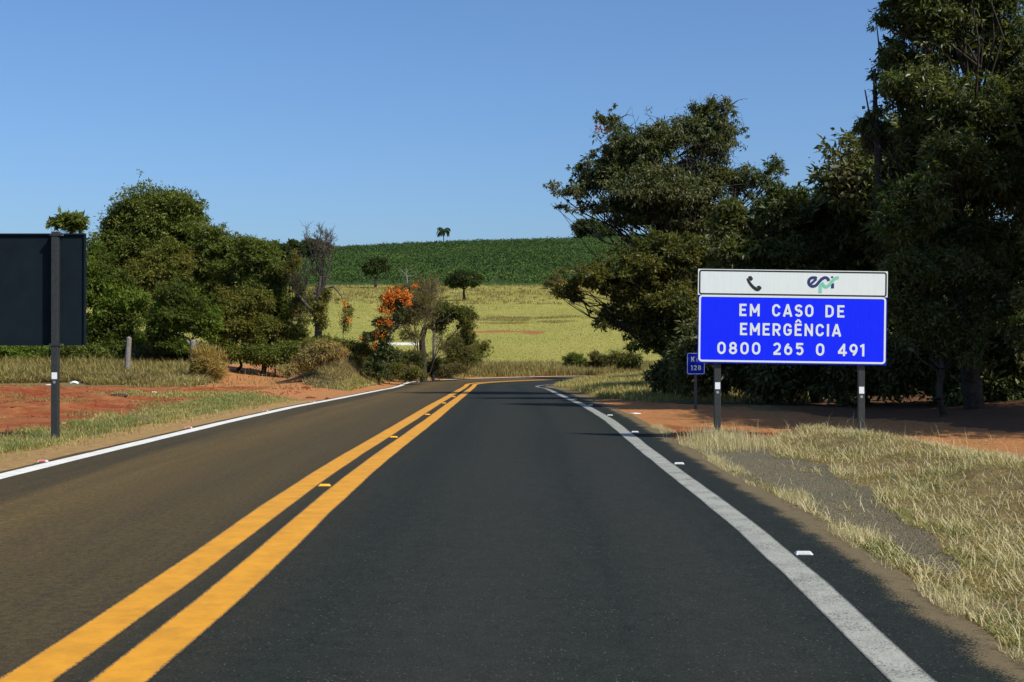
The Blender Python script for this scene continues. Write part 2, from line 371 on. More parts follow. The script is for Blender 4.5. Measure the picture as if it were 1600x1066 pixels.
# ------------------------------------------------------------------ road
def strip(name, u0, u1, s0, s1, lift, ds=.5, nu=1, wob0=0, wob1=0, seed=0, gaps=None, amp=.03):
    s = np.arange(s0, s1, ds); cxs = np.interp(s, CS, CL[:, 0]); cys = np.interp(s, CS, CL[:, 1])
    nxs = np.interp(s, CS, CN[:, 0]); nys = np.interp(s, CS, CN[:, 1])
    a = u0 + wob0 * fbm(s / 1.1, s * 0, seed, 4); bb = u1 + wob1 * fbm(s / 1.1, s * 0 + 7, seed, 4)
    fr = np.linspace(0, 1, nu + 1)
    U = a[:, None] * (1 - fr) + bb[:, None] * fr
    Xs = cxs[:, None] + nxs[:, None] * U; Ys = cys[:, None] + nys[:, None] * U
    Zs = road_z(s[:, None], U) + lift
    V = np.stack([Xs.ravel(), Ys.ravel(), Zs.ravel()], 1)
    k = nu + 1
    i0 = (np.arange(len(s) - 1)[:, None] * k + np.arange(nu)[None]).ravel()
    Q = np.stack([i0, i0 + 1, i0 + k + 1, i0 + k], 1)
    if gaps is not None:
        keep = np.repeat(gaps(s[:-1]), nu); Q = Q[keep]
    me = mesh_np(name, V, Q, smooth=True)
    uvl = me.uv_layers.new(name='UVMap')
    li = np.zeros(len(me.loops), np.int32); me.loops.foreach_get('vertex_index', li)
    su = np.stack([U.ravel(), np.repeat(s, k)], 1)
    su_n = su.copy()
    if nu == 1: su_n[:, 0] = np.tile([0.0, 1.0], len(s))
    uvl.data.foreach_set('uv', su_n[li].astype(np.float32).ravel())
    return me
def asphalt_nodes(n, pos):
    fine = noise(n, 75, 3, .75, pos); mid = noise(n, 22, 5, .7, pos); big = noise(n, .5, 5, .6, pos)
    base = ramp(n, fine, [(.32, (.007, .008, .009)), (.50, (.020, .0225, .024)), (.62, (.042, .045, .046)), (.70, (.11, .11, .105)), (.76, (.22, .22, .20))])
    base = mix(n, ramp(n, mid, [(.35, 0.0), (.7, .4)]), base, (.014, .016, .018))
    base = mix(n, ramp(n, big, [(.4, 0.0), (.7, .3)]), base, (.026, .027, .026))
    vo = node(n, 'ShaderNodeTexVoronoi', Scale=55.0); n.links.new(pos, vo.inputs['Vector'])
    sc = n.nodes.new('ShaderNodeSeparateColor'); n.links.new(vo.outputs['Color'], sc.inputs[0])
    stone = mth(n, 'MULTIPLY', ramp(n, vo.outputs['Distance'], [(.25, 1.0), (.42, 0.0)]), ramp(n, sc.outputs[0], [(.86, 0.0), (.93, 1.0)]))
    base = mix(n, mth(n, 'MULTIPLY', stone, .8), base, mix(n, sc.outputs[1], (.08, .08, .075), (.22, .21, .18)))
    pit = mth(n, 'MULTIPLY', ramp(n, vo.outputs['Distance'], [(.3, 1.0), (.5, 0.0)]), ramp(n, sc.outputs[2], [(.78, 0.0), (.88, 1.0)]))
    base = mix(n, mth(n, 'MULTIPLY', pit, .75), base, (.004, .004, .004))
    base = mix(n, ramp(n, noise(n, 7, 6, .75, pos), [(.38, 0.0), (.66, .55)]), base, (.040, .042, .040))
    base = mix(n, 1.0, base, (.66, .76, .64), 'MULTIPLY')
    return base, fine, mid, big
m, n, b = mat('asphalt')
pos = gpos(n)
base, fine, mid, big = asphalt_nodes(n, pos)
uv = n.nodes.new('ShaderNodeUVMap'); sx = n.nodes.new('ShaderNodeSeparateXYZ'); n.links.new(uv.outputs[0], sx.inputs[0])
# stretched noise: streaks along the driving direction
mp = node(n, 'ShaderNodeMapping', Scale=(3.0, .12, 1)); n.links.new(uv.outputs[0], mp.inputs[0])
streak = noise(n, 1.0, 5, .65, mp.outputs[0])
uu = mth(n, 'ADD', sx.outputs[0], mth(n, 'MULTIPLY', mth(n, 'SUBTRACT', streak, .5), .9))
un = mth(n, 'DIVIDE', mth(n, 'ADD', uu, 5.0), 10.0)
dust = ramp(n, un, [(.0, 1.0), (.10, .6), (.17, .45), (.22, .9), (.27, 1.0), (.31, .8), (.38, .62), (.44, .60), (.475, .42), (.51, .16), (.58, .03), (.88, .0)])
dust = mth(n, 'MULTIPLY', dust, ramp(n, streak, [(.25, .6), (.7, 1.0)]))
dust = mth(n, 'MULTIPLY', dust, ramp(n, mid, [(.30, .45), (.62, 1.15)]))
dust = mth(n, 'MULTIPLY', dust, ramp(n, fine, [(.32, .55), (.6, 1.1)]))
c = mix(n, dust, base, mix(n, mid, (.105, .070, .024), (.19, .125, .045)))
track = ramp(n, un, [(.60, 0.0), (.66, .22), (.70, .22), (.76, 0.0), (.80, .2), (.84, .2), (.88, 0.0)])
c = mix(n, track, c, (.050, .046, .040))
sn = noise(n, 1.6, 5, .6, pos)
sm_ = mth(n, 'ADD', sx.outputs[0], mth(n, 'ADD', mth(n, 'MULTIPLY', mth(n, 'SUBTRACT', sn, .5), .42), mth(n, 'MULTIPLY', mth(n, 'SUBTRACT', fine, .5), .5)))
c = mix(n, ramp(n, mth(n, 'DIVIDE', sm_, 5.0), [(.872, 0.0), (.884, .92)]), c, mix(n, mid, (.10, .075, .038), (.22, .17, .095)))
n.links.new(c, b.inputs['Base Color'])
b.inputs['Roughness'].default_value = .9; b.inputs['Specular IOR Level'].default_value = .12
bump(n, b, mth(n, 'ADD', fine, mth(n, 'MULTIPLY', mid, .5)), .8, .008)
ASPH = m
road_me = strip('road', -4.14, 4.62, -38, 250, 0, .25, 26, .05, .07, 5); road_me.materials.append(ASPH)
road = tag(link('road', road_me), 'dark two-lane asphalt road bending right', None, None, 'structure')
def paint(name, col, wear_lo, wear_hi, edge=.12):
    m, n, b = mat(name)
    pos = gpos(n); base, fine, mid, big = asphalt_nodes(n, pos)
    uv = n.nodes.new('ShaderNodeUVMap'); sx = n.nodes.new('ShaderNodeSeparateXYZ'); n.links.new(uv.outputs[0], sx.inputs[0])
    d = mth(n, 'ABSOLUTE', mth(n, 'SUBTRACT', sx.outputs[0], .5))
    g = noise(n, 70, 4, .75, pos); g2 = noise(n, 3, 4, .6, pos)
    e_ = mth(n, 'ADD', d, mth(n, 'MULTIPLY', mth(n, 'SUBTRACT', g, .5), .28))
    em = ramp(n, e_, [(.46 - edge * .3, 0.0), (.49, 1.0)])
    wear = ramp(n, mth(n, 'ADD', mth(n, 'MULTIPLY', g, .75), mth(n, 'MULTIPLY', g2, .25)), [(wear_lo, 1.0), (wear_hi, 0.0)])
    f = mth(n, 'MAXIMUM', em, wear)
    pc = ramp(n, noise(n, 4, 8, .75, pos), [(.3, tuple(x * .70 for x in col)), (.6, col)])
    n.links.new(mix(n, f, pc, base), b.inputs['Base Color']); b.inputs['Roughness'].default_value = .7
    bump(n, b, g, .35, .004)
    return m
YEL = paint('yellow_paint', (.68, .30, .006), .28, .37)
WHT = paint('white_paint', (.80, .78, .70), .24, .32)
WHT_OLD = paint('worn_white_paint', (.37, .37, .31), .38, .50)
lm = strip('centre_line', -.36, -.08, -38, 107, .0025, .3, 1, .010, .010, 21); lm.materials.append(YEL); o = link('centre_line', lm, road); o['label'] = 'left stripe of the double yellow line'
lm = strip('centre_line', .08, .36, -38, 107, .0025, .3, 1, .010, .010, 25); lm.materials.append(YEL); o = link('centre_line', lm, road); o['label'] = 'right stripe of the double yellow line'
lm = strip('edge_line', -4.02, -3.74, -38, 235, .0025, .3, 1, .015, .015, 27); lm.materials.append(WHT); o = link('edge_line', lm, road); o['label'] = 'bright white line along the left edge'
rng = np.random.default_rng(5)
lm = strip('edge_line', 3.80, 4.03, -38, 235, .0025, .3, 1, .014, .014, 29, gaps=lambda s: (s < 62) | ((s / 1.5) % 1 > .35)); lm.materials.append(WHT_OLD); o = link('edge_line', lm, road); o['label'] = 'worn grey-white line along the right edge'
# ------------------------------------------------------------------ strokes / lettering
def stroke(pts, t, closed=False):
    p = np.asarray(pts, float)
    if closed: p = np.vstack([p, p[:1]])
    d = np.diff(p, axis=0); d /= np.maximum(np.linalg.norm(d, axis=1, keepdims=True), 1e-9)
    nrm = np.stack([-d[:, 1], d[:, 0]], 1)
    N = np.zeros_like(p)
    for i in range(len(p)):
        if closed and i in (0, len(p) - 1): a, c_ = nrm[-1], nrm[0]
        elif i == 0: a = c_ = nrm[0]
        elif i == len(p) - 1: a = c_ = nrm[-1]
        else: a, c_ = nrm[i - 1], nrm[i]
        s = a + c_; s /= max(np.linalg.norm(s), 1e-6); N[i] = s / max(.35, float(s @ a))
    return p + N * t / 2, p - N * t / 2
def arc(cx, cy, rx, ry, a0, a1, n=14):
    a = np.radians(np.linspace(a0, a1, n)); return list(zip(cx + rx * np.cos(a), cy + ry * np.sin(a)))
def glyph(ch, t):
    """stroke centre lines in a box of height 1 (y up); returns (width, [(pts, closed)])"""
    h = t / 2; T = 1 - h
    if ch == 'E': w_ = .58; return w_, [([(h, 0), (h, 1)], 0), ([(h, T), (w_, T)], 0), ([(h, .51), (w_ * .88, .51)], 0), ([(h, h), (w_, h)], 0)]
    if ch == 'M': w_ = .80; return w_, [([(h, 0), (h, 1)], 0), ([(w_-h, 0), (w_-h, 1)], 0), ([(h, T+.02), (w_/2, .30)], 0), ([(w_/2, .30), (w_-h, T+.02)], 0)]
    if ch == 'N': w_ = .68; return w_, [([(h, 0), (h, 1)], 0), ([(w_-h, 0), (w_-h, 1)], 0), ([(h, T), (w_-h, h)], 0)]
    if ch == 'I': return t, [([(h, 0), (h, 1)], 0)]
    if ch == 'A': w_ = .76; return w_, [([(h*.9, 0), (w_/2, 1.0)], 0), ([(w_/2, 1.0), (w_-h*.9, 0)], 0), ([(.2, .27), (w_-.2, .27)], 0)]
    if ch in 'O0':
        w_ = .68; r = (w_ - t) / 2; c = w_ / 2; ry = r * 1.15
        return w_, [(arc(c, T - ry, r, ry, 0, 180) + arc(c, h + ry, r, ry, 180, 360), 1)]
    if ch in 'CG':
        w_ = .68; r = (w_ - t) / 2; c = w_ / 2; ry = r * 1.15
        p = arc(c, T - ry, r, ry, 12, 180) + arc(c, h + ry, r, ry, 180, 360 - 12 if ch == 'C' else 360)
        g = [(p, 0)]
        if ch == 'G': g[0] = (p + [(w_ - h, .46)], 0); g.append(([(w_ - h + t/2, .46), (c, .46)], 0))
        return w_, g
    if ch == 'S':
        w_ = .64; r = (w_ - t) / 2; c = w_ / 2; ry = (1 - t) / 4
        return w_, [(arc(c, T - ry, r, ry, 20, 180, 10) + arc(c, T - ry, r, ry, 190, 270, 5) + arc(c, h + ry, r, ry, 90, 0, 8) + arc(c, h + ry, r, ry, -10, -160, 10), 0)]
    if ch == 'D':
        w_ = .68; r = .3
        return w_, [([(h, 0), (h, 1)], 0), ([(h, T)] + arc(w_-h-r, T - r, r, r, 90, 0) + arc(w_-h-r, h + r, r, r, 0, -90) + [(h, h)], 0)]
    if ch == 'R':
        w_ = .66; r = .235
        return w_, [([(h, 0), (h, 1)], 0), ([(h, T)] + arc(w_-h-r, T - r, r, r, 90, -90) + [(h, T - 2*r)], 0), ([(w_*.45, T-2*r), (w_-h*.9, 0)], 0)]
    if ch == '8':
        w_ = .66; r = (w_ - t) / 2; c = w_/2; ry = (1 - t) / 4
        return w_, [(arc(c, T - ry, r*.88, ry, -90, 262, 22), 1), (arc(c, h + ry, r, ry, 92, 445, 22), 1)]
    if ch in '69':
        w_ = .66; r = (w_ - t) / 2; c = w_/2; ry = .27
        g = [(arc(c, h + ry, r, ry, 0, 352, 22), 1), (arc(c + .30, h + ry, r + .30, .62, 178, 118, 10), 0)]
        if ch == '9': g = [([(w_ - x, 1 - y) for x, y in p], cl) for p, cl in g]
        return w_, g
    if ch == '2':
        w_ = .64; r = (w_-t)/2; c = w_/2
        return w_, [(arc(c, T - r, r, r, 165, -20, 14) + [(w_*.72, .45), (h*1.1, h + .04)], 0), ([(h*.5, h), (w_, h)], 0)]
    if ch == '5':
        w_ = .64; r = (w_-t)/2; c = w_/2; ry = .27
        return w_, [([(w_*.95, T), (h*1.4, T)], 0), ([(h*1.5, 1), (h*1.3, .52)], 0), (arc(c, h + ry, r, ry, 145, -150, 18), 0)]
    if ch == '4':
        w_ = .72; return w_, [([(w_*.68, 0), (w_*.68, 1)], 0), ([(w_*.68, T), (h*.6, .30)], 0), ([(0, .27), (w_, .27)], 0)]
    if ch == '1':
        w_ = .34; return w_, [([(w_-h, 0), (w_-h, 1)], 0), ([(w_-h, T-.03), (0, .80)], 0)]
    if ch == 'K':
        w_ = .66; return w_, [([(h, 0), (h, 1)], 0), ([(h, .36), (w_*.93, 1)], 0), ([(w_*.42, .60), (w_-h*.5, 0)], 0)]
    if ch == 'm':
        w_ = .86; r = (w_/2 - t/2) / 2
        return w_, [([(h, 0), (h, .68)], 0), (arc(h + r, .68-h-r, r, r, 180, 0) + [(h+2*r, 0)], 0), (arc(h + 3*r, .68-h-r, r, r, 180, 0) + [(h+4*r, 0)], 0)]
    return .4, []
def add_stroke(V, Q, pts, t, x0, z0, h, y, closed=False):
    L_, R_ = stroke(pts, t, closed); n = len(V); k = len(L_)
    for a, c_ in zip(L_, R_): V.append((x0 + a[0] * h, y, z0 + a[1] * h)); V.append((x0 + c_[0] * h, y, z0 + c_[1] * h))
    for i in range(k - 1): Q.append((n + 2*i, n + 2*i + 1, n + 2*i + 3, n + 2*i + 2))
def word(V, Q, txt, x0, x1, z0, h, t, y):
    """letters fitted between x0 and x1, base z0, cap height h (facing -Y)"""
    gl = [glyph('E' if c_ == 'Ê' else c_, t) for c_ in txt]
    tw = sum(g[0] for g in gl) * h
    gap = (x1 - x0 - tw) / max(1, len(txt) - 1); sxl = 1.0
    if gap < .10 * h and len(txt) > 1: sxl = (x1 - x0 - .14 * h * (len(txt) - 1)) / tw; gap = .14 * h
    x = x0
    for c_, (w_, st) in zip(txt, gl):
        for i, (p, cl) in enumerate(st):
            p = [(a * sxl, z) for a, z in p]
            add_stroke(V, Q, p, t, x, z0, h, y - i * .0004, bool(cl))
        if c_ == 'Ê':
            add_stroke(V, Q, [(w_*sxl*.12, 1.09), (w_*sxl*.5, 1.32)], t * .8, x, z0, h, y)
            add_stroke(V, Q, [(w_*sxl*.5, 1.32), (w_*sxl*.88, 1.09)], t * .8, x, z0, h, y - .0004)
        x += w_ * h * sxl + gap
def rrect(x0, x1, z0, z1, r, n=6):
    return arc(x1-r, z1-r, r, r, 90, 0, n) + arc(x1-r, z0+r, r, r, 0, -90, n) + arc(x0+r, z0+r, r, r, 270, 180, n) + arc(x0+r, z1-r, r, r, 180, 90, n)
def fan(V, T, pts, y):      # convex-ish polygon as a fan
    n = len(V); c_ = np.mean(pts, axis=0); V.append((c_[0], y, c_[1]))
    for p in pts: V.append((p[0], y, p[1]))
    k = len(pts)
    for i in range(k): T.append((n, n + 1 + i, n + 1 + (i + 1) % k))
def signmat(name, col, rough=.45, var=.06, streaks=True):
    m, n, b = mat(name); tc = n.nodes.new('ShaderNodeTexCoord')
    mp = node(n, 'ShaderNodeMapping', Scale=(14, 14, 1.2)); n.links.new(tc.outputs['Object'], mp.inputs[0])
    f = noise(n, 2, 5, .65, mp.outputs[0])
    lo = tuple(c_ * (1 - var * 2) for c_ in col)
    c_ = ramp(n, f, [(.3, lo), (.6, col)])
    if streaks:
        mp2 = node(n, 'ShaderNodeMapping', Scale=(60, 60, 2.2)); n.links.new(tc.outputs['Object'], mp2.inputs[0])
        s_ = ramp(n, noise(n, 1.2, 4, .7, mp2.outputs[0]), [(.62, 0.0), (.76, .10)])
        c_ = mix(n, s_, c_, (.75, .78, .85))
    n.links.new(c_, b.inputs['Base Color']); b.inputs['Roughness'].default_value = rough; b.inputs['Specular IOR Level'].default_value = .15
    return m
SIGN_WHITE = signmat('sign_white', (.74, .79, .77), .85, .03, False)
SIGN_BLUE = signmat('sign_blue', (.004, .022, .97), .75, .03)
SIGN_BLUE_EDGE = signmat('sign_blue_edge', (.006, .022, .40), .8, .05, False)
SIGN_BLACK = simple('sign_black', (.012, .014, .014), .5)
SIGN_NAVY = simple('sign_navy', (.018, .028, .14), .5, var=.05)
SIGN_MINT = simple('sign_mint', (.20, .58, .42), .5, var=.05)
POST = simple('post_paint', (.024, .027, .027), .55, 30, .35, bmp=.15)
BACK = simple('panel_back', (.006, .013, .019), .9, 3, .18)
STEEL = simple('bolt_steel', (.6, .6, .6), .35, 30, .2, metal=.9)
STICK = simple('sticker_white', (.8, .82, .82), .5, 30, .1)
def sheet(name, V, Q=None, T=None, m_=None, parent=None, loc=None):
    return link(name, mesh_np(name, V, Q or None, T or None, m_), parent, loc)
def cyl(V, Q, c0, c1, r, n=10, T=None):
    v, q = segments([c0], [c1], [r], [r], n); b0 = len(V)
    V += [tuple(x) for x in v]; Q += [tuple(int(a) + b0 for a in f) for f in q]
    # caps as fans of quads
    for side in (0, 1):
        o_ = b0 + side * n
        for i in range(1, n - 1, 2):
            if i + 2 <= n - 1 or True:
                Q.append((o_, o_ + i, o_ + (i + 1) % n, o_ + min(i + 2, n - 1) if i + 2 < n else o_ + (i + 1) % n) if False else (o_, o_ + i, o_ + i + 1, o_ + ((i + 2) % n if i + 2 < n else 0)) if i + 2 < n else (o_, o_ + i, o_ + i + 1, o_ + i + 1))
def postobj(parent, x, y, z0, z1, w_=.105, d=.06, sticker=None, name='post'):
    V_, Q_ = [], []
    box(V_, Q_, (x, y, (z0 + z1) / 2), (w_ / 2, d / 2, (z1 - z0) / 2))
    o = sheet(name, V_, Q_, None, POST, parent); bevel(o, .008, 2)
    if sticker is not None:
        V_, Q_ = [], []; box(V_, Q_, (x, y - d / 2 - .002, sticker), (w_ * .38, .002, .055)); s_ = sheet('sticker', V_, Q_, None, STICK, o)
        V_, T_ = [], []; fan(V_, T_, arc(x, sticker - .105, .024, .024, 0, 340, 14), y - d / 2 - .003); sheet('round_plate', V_, None, T_, STEEL, o)
    return o

# ---- big emergency sign
SY = 21.75; k_ = SY / F
sx0 = (1091 - CX) * k_; sx1 = (1387.5 - CX) * k_; W_ = sx1 - sx0
ztop = CAMZ + (HY - 420) * k_
sg = thing('road_sign', ((sx0 + sx1) / 2, SY, terrain_z((sx0+sx1)/2, SY)), 'large blue and white emergency telephone road sign on two dark posts in the right verge', 'road sign')
zb = sg.location.z
pivot = bpy.data.objects.new('sign_board', None); 
u_ = W_ / 1478.0          # metres per crop pixel
H1 = 203 * u_; HT = 733 * u_ # header height / total height
z_t = ztop - zb
def L(xc, yc):            # crop-pixel -> board coordinates (x from centre, z from top)
    x = (xc - 60) * u_ - W_ / 2; return x, -((yc - 47) * u_ - (xc - 60) * u_ * .0142)
bl_V, bl_Q = [], []
box(bl_V, bl_Q, (0, .012, -H1 - (HT - H1) / 2 - .001), (W_ / 2 - .006, .010, (HT - H1) / 2 - .001))
roll = -math.atan(.0142)
def onboard(o):
    o.parent = sg; o.location = (0, 0, z_t + W_/2*math.tan(roll)*1.0); o.rotation_euler = (0, -roll, 0); return o
main = onboard(sheet('main_panel', bl_V, bl_Q, None, SIGN_BLUE_EDGE)); main['label'] = 'blue lower panel'
bl_V, bl_Q = [], []; box(bl_V, bl_Q, (0, .010, -H1 / 2), (W_ / 2, .012, H1 / 2 - .001))
head = onboard(sheet('header_panel', bl_V, bl_Q, None, SIGN_WHITE)); head['label'] = 'white upper panel'
def onpart(name, V_, Q_, T_, m_, par):
    o = sheet(name, V_, Q_, T_, m_); o.parent = par; return o
# blue field and white border
V_, T_ = [], []; fan(V_, T_, rrect(-W_/2 + .018, W_/2 - .018, -HT + .018, -H1 - .004, .05), -.0005); onpart('blue_field', V_, None, T_, SIGN_BLUE, main)
V_, Q_ = [], []; add_stroke(V_, Q_, rrect(-W_/2 + .036, W_/2 - .036, -HT + .036, -H1 - .014, .045), .030, 0, 0, 1, -.0024, True); onpart('border', V_, Q_, None, SIGN_WHITE, main)
V_, Q_ = [], []; add_stroke(V_, Q_, rrect(-W_/2 + .028, W_/2 - .028, -H1 + .018, -.026, .032), .025, 0, 0, 1, -.0034, True); onpart('border', V_, Q_, None, SIGN_BLACK, head)
for txt, xa, xb, yt, yb in (('EM', 385, 543, 322, 417), ('CASO', 640, 962, 326, 421), ('DE', 1055, 1203, 332, 427), ('EMERGÊNCIA', 392, 1180, 475, 570),
                            ('0800', 217, 552, 617, 714), ('265', 650, 888, 623, 720), ('0', 985, 1057, 628, 725), ('491', 1157, 1362, 632, 729)):
    xa_, zb_ = L(xa, yb); xb_, _ = L(xb, yb); mid_ = L((xa + xb) / 2, yb + (xb - xa) / 2 * .0142 * 0)[1]
    zz = -((yb - 47) * u_ - ((xa + xb) / 2 - 60) * u_ * .0142)
    V_, Q_ = [], []
    word(V_, Q_, txt, xa_, xb_, zz, 96 * u_, .178, -.0036)
    onpart('lettering', V_, Q_, None, SIGN_WHITE, main)
# handset symbol (second crop: 9.41 px per photo px, origin (1150,425))
def L2(x, y): return L((1150 + x / 9.412 - 1080) * 5, (425 + y / 9.412 - 410) * 5)
V_, T_ = [], []
fan(V_, T_, [L2(*p) for p in [(185, 66), (212, 54), (238, 58), (262, 98), (232, 130), (216, 118), (196, 92)]], -.0040)
fan(V_, T_, [L2(*p) for p in [(312, 212), (330, 198), (360, 196), (386, 222), (384, 244), (362, 262), (338, 240)]], -.0040)
Q_ = []
body = [((166, 84), (196, 92)), ((168, 112), (206, 112)), ((184, 150), (224, 140)), ((214, 196), (250, 172)), ((252, 238), (282, 202)), ((292, 268), (316, 226)), ((326, 280), (344, 244)), ((358, 270), (362, 262))]
n0 = len(V_)
for a_, c_ in body:
    for p_ in (a_, c_): x_, z_ = L2(*p_); V_.append((x_, -.0044, z_))
for i in range(len(body) - 1): Q_.append((n0 + 2*i, n0 + 2*i + 1, n0 + 2*i + 3, n0 + 2*i + 2))
onpart('telephone_symbol', V_, Q_, T_, SIGN_BLACK, head)
# operator logo
t_ = 44 / 9.412 * 5 * u_
V_, Q_ = [], []
ring = arc(1140, 143, 66, 66, -38, -322, 26)      # y down: open ring of the e
pth = [L2(*p) for p in [(1196, 92), (1172, 80)] + arc(1140, 143, 64, 64, -70, -270, 18) + [(1172, 200), (1196, 182), (1240, 128), (1268, 98)] + arc(1318, 126, 50, 48, -140, -10, 10) + [(1372, 128)]]
add_stroke(V_, Q_, pth, t_, 0, 0, 1, -.0040)
add_stroke(V_, Q_, [L2(1112, 168), L2(1190, 98)], t_ * .8, 0, 0, 1, -.0044)
add_stroke(V_, Q_, [L2(1427, 160), L2(1427, 236)], t_, 0, 0, 1, -.0048)
add_stroke(V_, Q_, [L2(1420, 58), L2(1420, 84)], t_*.7, 0, 0, 1, -.0048)
onpart('logo', V_, Q_, None, SIGN_NAVY, head)['label'] = 'navy strokes of the emblem'
V_, Q_ = [], []
pth = [L2(*p) for p in [(1248, 302), (1248, 200), (1262, 180), (1278, 168), (1290, 186), (1318, 212), (1345, 212), (1380, 186), (1430, 120), (1462, 92), (1490, 80), (1518, 80)]]
add_stroke(V_, Q_, pth, t_, 0, 0, 1, -.0054)
onpart('logo', V_, Q_, None, SIGN_MINT, head)['label'] = 'mint green strokes of the emblem'
# frame rails behind + posts
for zr in (-.25, -.85, -1.35):
    V_, Q_ = [], []; box(V_, Q_, (0, .038, zr), (W_ / 2 - .15, .014, .03)); onboard(sheet('rail', V_, Q_, None, POST))
for px_, g_, st in ((1122, 675, 603), (1347.5, 693, 610)):
    x_ = (px_ - CX) * k_ - sg.location.x
    gz = terrain_z(x_ + sg.location.x, SY + .085)
    postobj(sg, x_, .085, gz - .4 - zb, z_t - .06, .108, .065, CAMZ + (HY - st) * k_ - zb)

# ---- kilometre marker
KY = 33.5; kk = KY / F
x0_, x1_ = (1073 - CX) * kk, (1101.5 - CX) * kk; zt_, zb2 = CAMZ + (HY - 551) * kk, CAMZ + (HY - 585.5) * kk
kx = (x0_ + x1_) / 2; kg = terrain_z(kx, KY); kw = (x1_ - x0_) / 2; kh = (zt_ - zb2)
km = thing('kilometre_marker', (kx, KY, kg), 'small blue kilometre marker reading Km 128, half behind the large sign', 'road sign')
V_, Q_ = [], []; box(V_, Q_, (0, .006, (zt_ + zb2) / 2 - kg), (kw, .005, kh / 2)); kp = sheet('panel', V_, Q_, None, SIGN_BLUE_EDGE, km); bevel(kp, .003, 1)
V_, Q_ = [], []; zc = (zt_ + zb2) / 2 - kg
add_stroke(V_, Q_, rrect(-kw + .018, kw - .018, zc - kh/2 + .018, zc + kh/2 - .018, .04), .014, 0, 0, 1, -.0015, True); sheet('border', V_, Q_, None, SIGN_WHITE, kp)
V_, Q_ = [], []
word(V_, Q_, 'Km', -.115, .125, zc + .045, .125, .20, -.002); sheet('lettering', V_, Q_, None, SIGN_WHITE, kp)
V_, Q_ = [], []; word(V_, Q_, '128', -.125, .13, zc - .165, .125, .20, -.002)
sheet('lettering', V_, Q_, None, SIGN_WHITE, kp)
V_, Q_ = [], []; box(V_, Q_, (0, .05, (zt_ - kg - .04) / 2 - .15), (.035, .035, (zt_ - kg - .04) / 2 + .15)); bevel(sheet('post', V_, Q_, None, simple('grey_post', (.09, .09, .085), .8), km), .006)

# ---- left sign seen from behind
LY = 22.3; lk = LY / F
lx1 = (134 - CX) * lk; lzt = CAMZ + (HY - 365) * lk; lzb = CAMZ + (HY - 540) * lk; LW = 3.6
lxc = lx1 - LW / 2; lg = terrain_z(lxc, LY)
ls = thing('road_sign', (lxc, LY, lg), 'large road sign seen from its dark blank back at the left edge', 'road sign')
V_, Q_ = [], []; box(V_, Q_, (0, .012, (lzt + lzb) / 2 - lg), (LW / 2, .010, (lzt - lzb) / 2)); pn = sheet('panel', V_, Q_, None, BACK, ls)
for (a_, c_, h_) in (((0, -.016, lzt - lg - .012), None, (LW / 2, .017, .012)), ((0, -.016, lzb - lg + .012), None, (LW / 2, .017, .012)),
                     ((LW / 2 - .012, -.016, (lzt + lzb) / 2 - lg), None, (.012, .017, (lzt - lzb) / 2 - .025)), ((-LW / 2 + .012, -.016, (lzt + lzb) / 2 - lg), None, (.012, .017, (lzt - lzb) / 2 - .025))):
    V_, Q_ = [], []; box(V_, Q_, a_, h_); sheet('frame', V_, Q_, None, BACK, pn)
for x_ in ((90 - CX) * lk - lxc, -LW / 2 + .47):
    gz = terrain_z(x_ + lxc, LY - .09)
    po = postobj(ls, x_, -.105, gz - .4 - lg, lzt - lg + .02, .118, .10, CAMZ + (HY - 587) * lk - lg)
    for zc in (lzt - lg - .03, lzb - lg + .015):
        V_, Q_ = [], []; box(V_, Q_, (x_, -.162, zc), (.085, .006, .018)); box(V_, Q_, (x_ - .08, -.10, zc), (.005, .055, .018)); box(V_, Q_, (x_ + .08, -.10, zc), (.005, .055, .018)); br = sheet('bracket', V_, Q_, None, POST, po)
        for sx_ in (-.1, .1):
            V_, Q_ = [], []; cyl(V_, Q_, (x_ + sx_, -.05, zc), (x_ + sx_, -.036, zc), .012, 8); sheet('bolt', V_, Q_, None, STEEL, br)

# ------------------------------------------------------------------ road studs
def stud(s, u, body, refl, label, group):
    cx0 = float(np.interp(s, CS, CL[:, 0])); cy0 = float(np.interp(s, CS, CL[:, 1])); nx0 = float(np.interp(s, CS, CN[:, 0])); ny0 = float(np.interp(s, CS, CN[:, 1]))
    x, y = cx0 + nx0 * u, cy0 + ny0 * u
    o = thing('road_stud', (x, y, float(road_z(s, u)) + .001), label, 'road stud', group, rz=math.atan2(ny0, nx0))
    V_ = [(-.065,-.045,0),(.065,-.045,0),(.065,.045,0),(-.065,.045,0),(-.050,-.018,.022),(.050,-.018,.022),(.050,.018,.022),(-.050,.018,.022)]
    Q_ = [(0,3,2,1),(4,5,6,7),(0,1,5,4),(1,2,6,5),(2,3,7,6),(3,0,4,7)]
    bevel(sheet('body', V_, Q_, None, body, o), .004)
    sheet('reflector', [(-.046,-.0440,.004),(.046,-.0440,.004),(.040,-.0235,.0195),(-.040,-.0235,.0195)], [(0,1,2,3)], None, refl, o)
SW = simple('stud_white', (.62, .62, .59), .4, 40, .05); SYL = simple('stud_yellow', (.75, .38, .03), .4, 40, .1)
RRED = simple('reflector_red', (.55, .015, .03), .2, 40, .1); RWH = simple('reflector_white', (.45, .48, .48), .2, 40, .1); RYE = simple('reflector_amber', (.9, .42, .02), .2, 40, .1)
ordn = ['nearest', 'second', 'third', 'fourth', 'fifth', 'sixth', 'seventh', 'eighth', 'ninth']
for i, s in enumerate((9.85, 17.1, 23.8, 30.2, 37, 44.5)):
    stud(s, 4.10, SW, RWH, f'white road stud beside the right edge line, {ordn[i]} from the viewer', 'white studs on the right edge')
